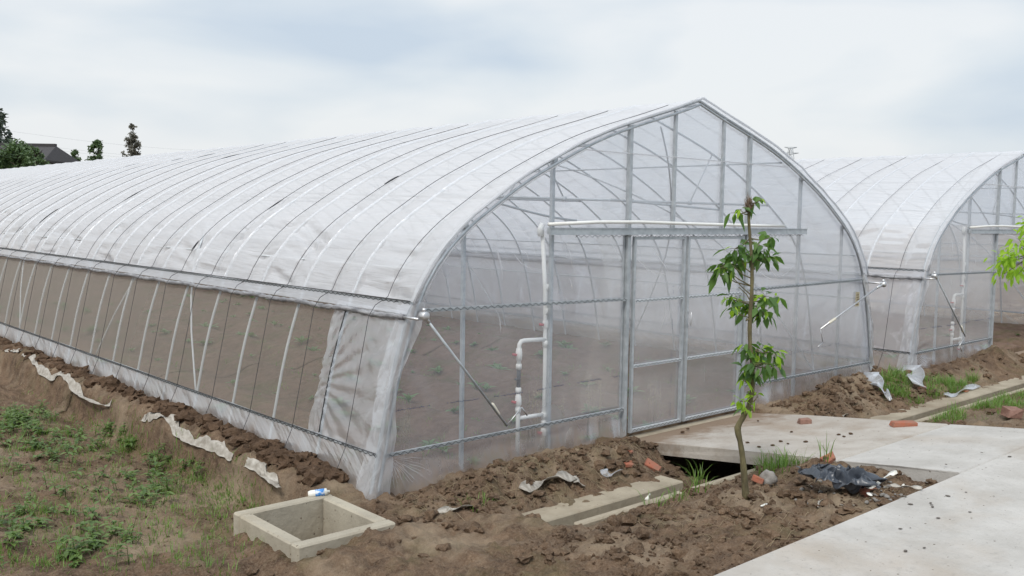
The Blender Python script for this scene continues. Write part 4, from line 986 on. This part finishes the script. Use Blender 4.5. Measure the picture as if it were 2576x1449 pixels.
# buried edge of the skirt sheet showing along the berm
segs = [[(10, 885), (30, 892), (52, 900)], [(58, 905), (80, 912), (100, 930), (130, 948), (155, 951), (175, 963), (200, 985), (240, 1005), (280, 1012)], [(358, 1048), (375, 1052), (400, 1060), (425, 1068), (450, 1088), (480, 1105), (520, 1118), (560, 1135), (585, 1148)], [(620, 1162), (650, 1175), (680, 1198), (705, 1215)]]
for s_, l_ in zip(segs, ('farthest', 'second farthest', 'second nearest', 'nearest')):
    pts = catmull([tuple(onz(a, b, .0)) for a, b in s_], 6); n = len(pts); K = 9; X = np.zeros((n, K)); Y = np.zeros((n, K))
    for i, q in enumerate(pts):
        wd_ = (.03+.045*abs(math.sin(i*.45+2)))*math.sin(math.pi*(i+.8)/(n+.6))**.35+.015
        for j in range(K):
            t = j/(K-1); X[i, j] = q.x-.03+wd_*t+.006*math.sin(i*1.3); Y[i, j] = q.y+.012*math.sin(j*3+i)
    Z = np.maximum(gh(X, Y), -.06)+.022+.012*fbm(X*30, Y*14, 3, 5)*2
    o = gridmesh('film_scrap', X, Y, Z, 'scrap', uv=(Y, X)); tag(o, 'crumpled pale film edge sticking out of the soil berm, %s strip from the basin' % l_, 'scrap', 'film edges along the berm')
# bottle with a blue label beside the basin
p = onz(800, 1240, .02); mb = MB(); mb.tube([(-.09, 0, 0), (-.07, 0, 0), (-.065, 0, 0), (.055, 0, 0), (.075, 0, 0)], [.010, .012, .028, .028, .022], 12, 0); 
bt = empty('bottle', p); o1 = mb.build('bottle_body', 'whitep', None); o1.parent = bt; mb = MB(); mb.tube([(-.05, 0, 0), (.02, 0, 0)], .0287, 12); o2 = mb.build('bottle_label', 'blue', None); o2.parent = bt
bt.rotation_euler = (0, .1, R(150)); tag(bt, 'small crushed bottle with a blue and white label beside the concrete basin', 'bottle')

# ------------------------------------------------------------------ grass and weeds
random.seed(21)
gr = MB(); st = MB(); wd = MB()
def scatter(mb, px0, px1, py0, py1, n, cnt_, h, sp=.06, w_=.005, cl=.0, exclude=None):
    for k in range(n):
        px, py = random.uniform(px0, px1), random.uniform(py0, py1)
        p = ground_pt(px, py)
        if exclude and exclude(p): continue
        tuft(mb, p.x, p.y, cnt_, h*random.uniform(.6, 1.2), sp, w_)
noslab = lambda p: (abs(p.x+.03) < 1.13 and p.y < 0) or p.y < YR-.02 or (-1.6 < p.y < -.88)
# left field
for (x0, x1, y0, y1, n, h) in ((0, 340, 1045, 1140, 120, .10), (300, 400, 1060, 1160, 45, .12), (380, 480, 1150, 1250, 45, .09), (500, 640, 1180, 1280, 70, .08), (0, 400, 960, 1050, 60, .05), (350, 640, 1240, 1300, 50, .07), (0, 340, 1130, 1449, 220, .09), (340, 640, 1280, 1449, 90, .09), (430, 600, 1130, 1230, 45, .13), (560, 720, 1180, 1270, 40, .10)):
    scatter(gr, x0, x1, y0, y1, n, 9, h, .07, .005, exclude=lambda p: p.x > -4.5)
scatter(st, 0, 640, 900, 1290, 260, 4, .06, .09, .004, exclude=lambda p: p.x > -4.46)
scatter(st, 0, 330, 925, 1045, 260, 5, .05, .12, .004, exclude=lambda p: p.x > -4.55)
scatter(st, 300, 700, 1000, 1220, 120, 5, .05, .08, .004, exclude=lambda p: p.x > -4.42 or p.x < -4.75)
def weed(x, y, n, h, ln, mb=None):
    mb = mb or wd; z = G(x, y)
    for s_ in range(max(1, n//7)):
        bx, by = x+random.gauss(0, .04), y+random.gauss(0, .04); hh = h*random.uniform(.5, 1.1); lx, ly = random.gauss(0, .03), random.gauss(0, .03)
        mb.tube([(bx, by, z-.01), (bx+lx, by+ly, z+hh)], [.003, .0015], 4)
        for k in range(7):
            t = random.uniform(.2, 1); a = random.uniform(0, 6.28); leaf(mb, (bx+lx*t, by+ly*t, z+hh*t), (math.cos(a), math.sin(a), random.uniform(.0, .8)), (0, 0, 1), ln*random.uniform(.6, 1.2), ln*.38, .35)
for (x0, x1, y0, y1, n) in ((0, 130, 1040, 1090, 26), (0, 340, 1080, 1135, 44), (300, 360, 1070, 1120, 12), (380, 450, 1130, 1240, 22), (460, 520, 1150, 1200, 10), (350, 420, 1240, 1280, 6), (0, 340, 1140, 1440, 60), (60, 120, 1030, 1060, 8)):
    for k in range(n):
        p = ground_pt(random.uniform(x0, x1), random.uniform(y0, y1))
        if p.x < -4.5: weed(p.x, p.y, random.choice((7, 14, 14, 21)), random.uniform(.06, .15), random.uniform(.05, .10))
o = wd.build('weeds', 'weed'); tag(o, 'bright green broad leaved weeds in the rough ground on the left', 'weeds', kind='stuff')
# right plots and beside ramps
for (x0, x1, y0, y1, n, h, c) in ((2290, 2420, 1010, 1062, 120, .14, 12), (2400, 2576, 980, 1030, 150, .14, 12), (2330, 2460, 955, 1000, 90, .17, 12), (2215, 2290, 935, 1000, 90, .15, 12), (2270, 2330, 1020, 1050, 26, .12, 8), (2450, 2560, 1010, 1060, 20, .07, 7)):
    scatter(gr, x0, x1, y0, y1, n, c, h, .06, .006, exclude=noslab)
for (px, py, n, h) in ((1760, 1210, 12, .18), (1745, 1225, 8, .14), (1830, 1195, 14, .16), (1815, 1210, 10, .12), (1888, 1165, 12, .16), (1920, 1178, 16, .15), (1945, 1175, 18, .16), (1960, 1180, 12, .12), (1990, 1160, 8, .14), (2000, 1150, 6, .15), (2080, 1158, 7, .20), (1700, 1262, 10, .12), (1650, 1270, 10, .14), (1930, 1190, 12, .12), (1190, 1275, 12, .08), (1208, 1270, 8, .08), (2035, 1130, 5, .16), (1980, 1150, 8, .15), (1760, 1232, 6, .14), (1715, 1245, 9, .10)):
    p = ground_pt(px, py)
    if p.x > -1.12 and p.y > YR: p.x = -1.16-random.random()*.08; p.y = min(p.y, -1.68-.3*random.random())
    tuft(gr, p.x, p.y, n+6, h*1.3, .09, .007)
tuft(gr, -1.17, -2.0, 30, .2, .08, .007); tuft(gr, -1.2, -1.8, 30, .2, .10, .007); tuft(gr, -1.25, -1.7, 14, .16, .08, .006)
for k in range(230):
    x = random.uniform(-3.8, 3.8); y = .15+8*random.random()**1.5; tuft(gr, x, y, random.choice((4, 6, 9)), random.uniform(.04, .10), .08, .006)
# straw litter on the banks
for k in range(1500):
    reg = random.choice(((-4.0, -1.2, -.85, -.2), (-4.0, -1.2, -.85, -.2), (1.2, 4.3, -.85, -.2), (-3.5, -1.2, -3.2, -1.7), (-7, -4.6, .3, 6)))
    x, y = random.uniform(reg[0], reg[1]), random.uniform(reg[2], reg[3]); a = random.uniform(0, 6.28); l = random.uniform(.03, .13)
    x2, y2 = x+l*math.cos(a), y+l*math.sin(a)
    st.tube([(x, y, G(x, y)+.008), ((x+x2)/2, (y+y2)/2, G((x+x2)/2, (y+y2)/2)+.022), (x2, y2, G(x2, y2)+.01)], .0016, 3, caps=False)
o = gr.build('grass', 'grass'); tag(o, 'thin bright green grass growing in the soil plots', 'grass', kind='stuff')
o = st.build('straw_litter', 'straw'); tag(o, 'dry straw and root litter scattered over the soil', 'straw', kind='stuff')
# moss-green rosette
p = ground_pt(607, 1190)

# ------------------------------------------------------------------ background
random.seed(5)
def far_tree(name, px, py_top, py_base, dist, wpx, label, mat, n=900, shape='round', lean=0., group=None, leafsz=.22):
    top = ond(px+lean, py_top, dist); base = Vector((ond(px, py_top, dist).x, ond(px, py_top, dist).y, -.1)); ppm = FPX/dist
    H_ = top.z-base.z; W = wpx/ppm; t = empty(name, base); zlow = ond(px, py_base, dist).z
    mb = MB(); mid = base.lerp(top, .5); mb.tube([base, mid, top-Vector((0, 0, H_*.06))], [.16, .11, .03], 7)
    for k in range(22):
        f = random.uniform(.55, .97); p = base.lerp(top, f); q = p+Vector((random.gauss(0, 1), random.gauss(0, 1), 0)).normalized()*W*.4*(1.1-f if shape == 'cone' else .8)+Vector((0, 0, random.uniform(0, .5))); mb.tube([p, q], [.04, .012], 4)
    mb.build('trunk', 'trunk', t)
    cr_ = MB(); lobes = []
    z0 = zlow-.6
    for k in range(int(n/22)):
        f = random.random(); z = z0+(top.z-z0)*f
        wr_ = (W/2)*((1-f)**.8*1.05+.05 if shape == 'cone' else math.sin(math.pi*min(.97, .12+.88*f))**.6) 
        a = random.uniform(0, 6.28); rad = wr_*random.uniform(.25, 1); c = Vector((base.x+(top.x-base.x)*f, base.y+(top.y-base.y)*f, z))+Vector((math.cos(a)*rad, math.sin(a)*rad, 0))
        lr = W*random.uniform(.06, .15)
        for j in range(22):
            o_ = rv()*lr*random.random()**.4; leaf(cr_, c+o_, rv(), rv(), leafsz*random.uniform(.6, 1.3), leafsz*.5, .2)
    cr_.build('crown', mat, t); tag(t, label, 'tree', group); return t
far_tree('broadleaf_tree', -14, 280, 380, 60, 100, 'tall dark loose tree cut by the left edge behind the dark roof', 'dtree', 1700, leafsz=.3)
far_tree('bush', 46, 362, 420, 52, 130, 'wide dark green bush in front of the dark tiled roof', 'gtree', 2400, leafsz=.22)
far_tree('bush', -30, 372, 430, 51, 90, 'low dark green bush at the left edge above the greenhouse roof', 'gtree', 1300, leafsz=.22)
far_tree('bush', 90, 372, 440, 50, 50, 'smaller green bush right of the wide one before the dark roof', 'gtree', 700, leafsz=.2)
far_tree('bamboo', 228, 346, 400, 64, 34, 'slanting green bamboo tuft rising behind the greenhouse roof', 'gtree', 900, lean=20, leafsz=.22)
far_tree('bamboo', 190, 378, 400, 64, 26, 'low sprig left of the slanting green bamboo tuft', 'gtree', 250, leafsz=.2)
far_tree('conifer', 332, 318, 382, 62, 56, 'small pointed brownish tree standing alone above the greenhouse roof', 'btree', 900, 'cone', leafsz=.2)
# house with dark tiled roof
hp = ond(60, 372, 58); hz = ond(60, 366, 58).z
H_ = empty('house', (hp.x, hp.y, 0)); ux = (rgt-Vector((0, 0, rgt.z))).normalized(); uy = Vector((-ux.y, ux.x, 0))
a0 = Vector((hp.x, hp.y, 0)); L0, L1 = -3.4, 2.0
mb = MB()
def hpnt(u, v, z): return a0+ux*u+uy*v+Vector((0, 0, z))
ze = ond(60, 392, 58).z-.35
mb.add([hpnt(L0, -2.6, ze-.0), hpnt(L1+.55, -2.6, ze), hpnt(L1, 0, hz), hpnt(L0, 0, hz), hpnt(L0, 2.6, ze), hpnt(L1+.55, 2.6, ze), hpnt(L0, -2.6, ze-.12), hpnt(L1+.55, -2.6, ze-.12), hpnt(L0, 2.6, ze-.12), hpnt(L1+.55, 2.6, ze-.12)],
       [(0, 1, 2, 3), (3, 2, 5, 4), (1, 5, 2), (0, 3, 4), (0, 6, 7, 1), (1, 7, 9, 5), (5, 9, 8, 4), (4, 8, 6, 0), (6, 8, 9, 7)])
mb.bar(hpnt(L0, 0, hz+.05), hpnt(L1, 0, hz+.05), .25, .16)
mb.build('roof', 'tile', H_, smooth=False)
mb = MB(); cxy = hpnt((L0+L1)/2, 0, (ze-.1)/2); mb.box(cxy, (L1-L0-.3, 4.4, ze-.12), rz=math.atan2(ux.y, ux.x)); mb.build('wall', 'wall', H_, smooth=False)
for u in (-2.4, -.7, 1.0): mb = MB(); mb.box(hpnt(u, -2.22, ze*.6), (.9, .06, 1.1), rz=math.atan2(ux.y, ux.x)); mb.build('window', 'tile', H_, smooth=False)
tag(H_, 'low house with a dark tiled roof behind the bushes at far left', 'house')
# lattice pylon
dp = 150; pb = ond(1988, 400, dp); pb.z = 0; ptp = ond(1988, 372, dp); PY = empty('pylon', pb); mb = MB(); hh = ptp.z
def lat(z, w_): return [Vector((pb.x+sx*w_, pb.y+sy*w_, z)) for sx, sy in ((-1, -1), (1, -1), (1, 1), (-1, 1))]
lv_ = [(hh*k/14, 1.6*(1-k/14)+.22) for k in range(15)]
for (z0, w0), (z1, w1) in zip(lv_, lv_[1:]):
    A, Bq = lat(z0, w0), lat(z1, w1)
    for k in range(4): mb.tube([A[k], Bq[k]], .05, 4); mb.tube([A[k], Bq[(k+1) % 4]], .03, 4)
mb.build('tower', 'steel', PY, smooth=False)
for z_, w_ in ((hh-.1, 1.0), (hh-1.0, 1.3)):
    mb = MB(); mb.tube([pb+ux*-w_+Vector((0, 0, z_+.2)), pb+Vector((0, 0, z_-.05)), pb+ux*w_+Vector((0, 0, z_+.2))], .06, 4); mb.tube([pb+ux*-w_+Vector((0, 0, z_+.2)), pb+ux*w_+Vector((0, 0, z_+.2))], .04, 4); mb.build('cross_arm', 'steel', PY)
tag(PY, 'distant grey lattice power pylon above the right greenhouse roof', 'pylon')
for k, (ya, yb) in enumerate(((318, 405), (345, 425), (352, 432))):
    mb = MB(); a = ond(-60, ya, 120); b = ond(900, yb-40, 170); pts = [a.lerp(b, t/12)-Vector((0, 0, 2.0*math.sin(math.pi*t/12))) for t in range(13)]; mb.tube(pts, .010, 3, caps=False)
    o = mb.build('power_line', 'steel'); tag(o, ('uppermost', 'middle', 'lowest')[k]+' of the thin far power lines in the sky at left', 'power line', 'power lines')
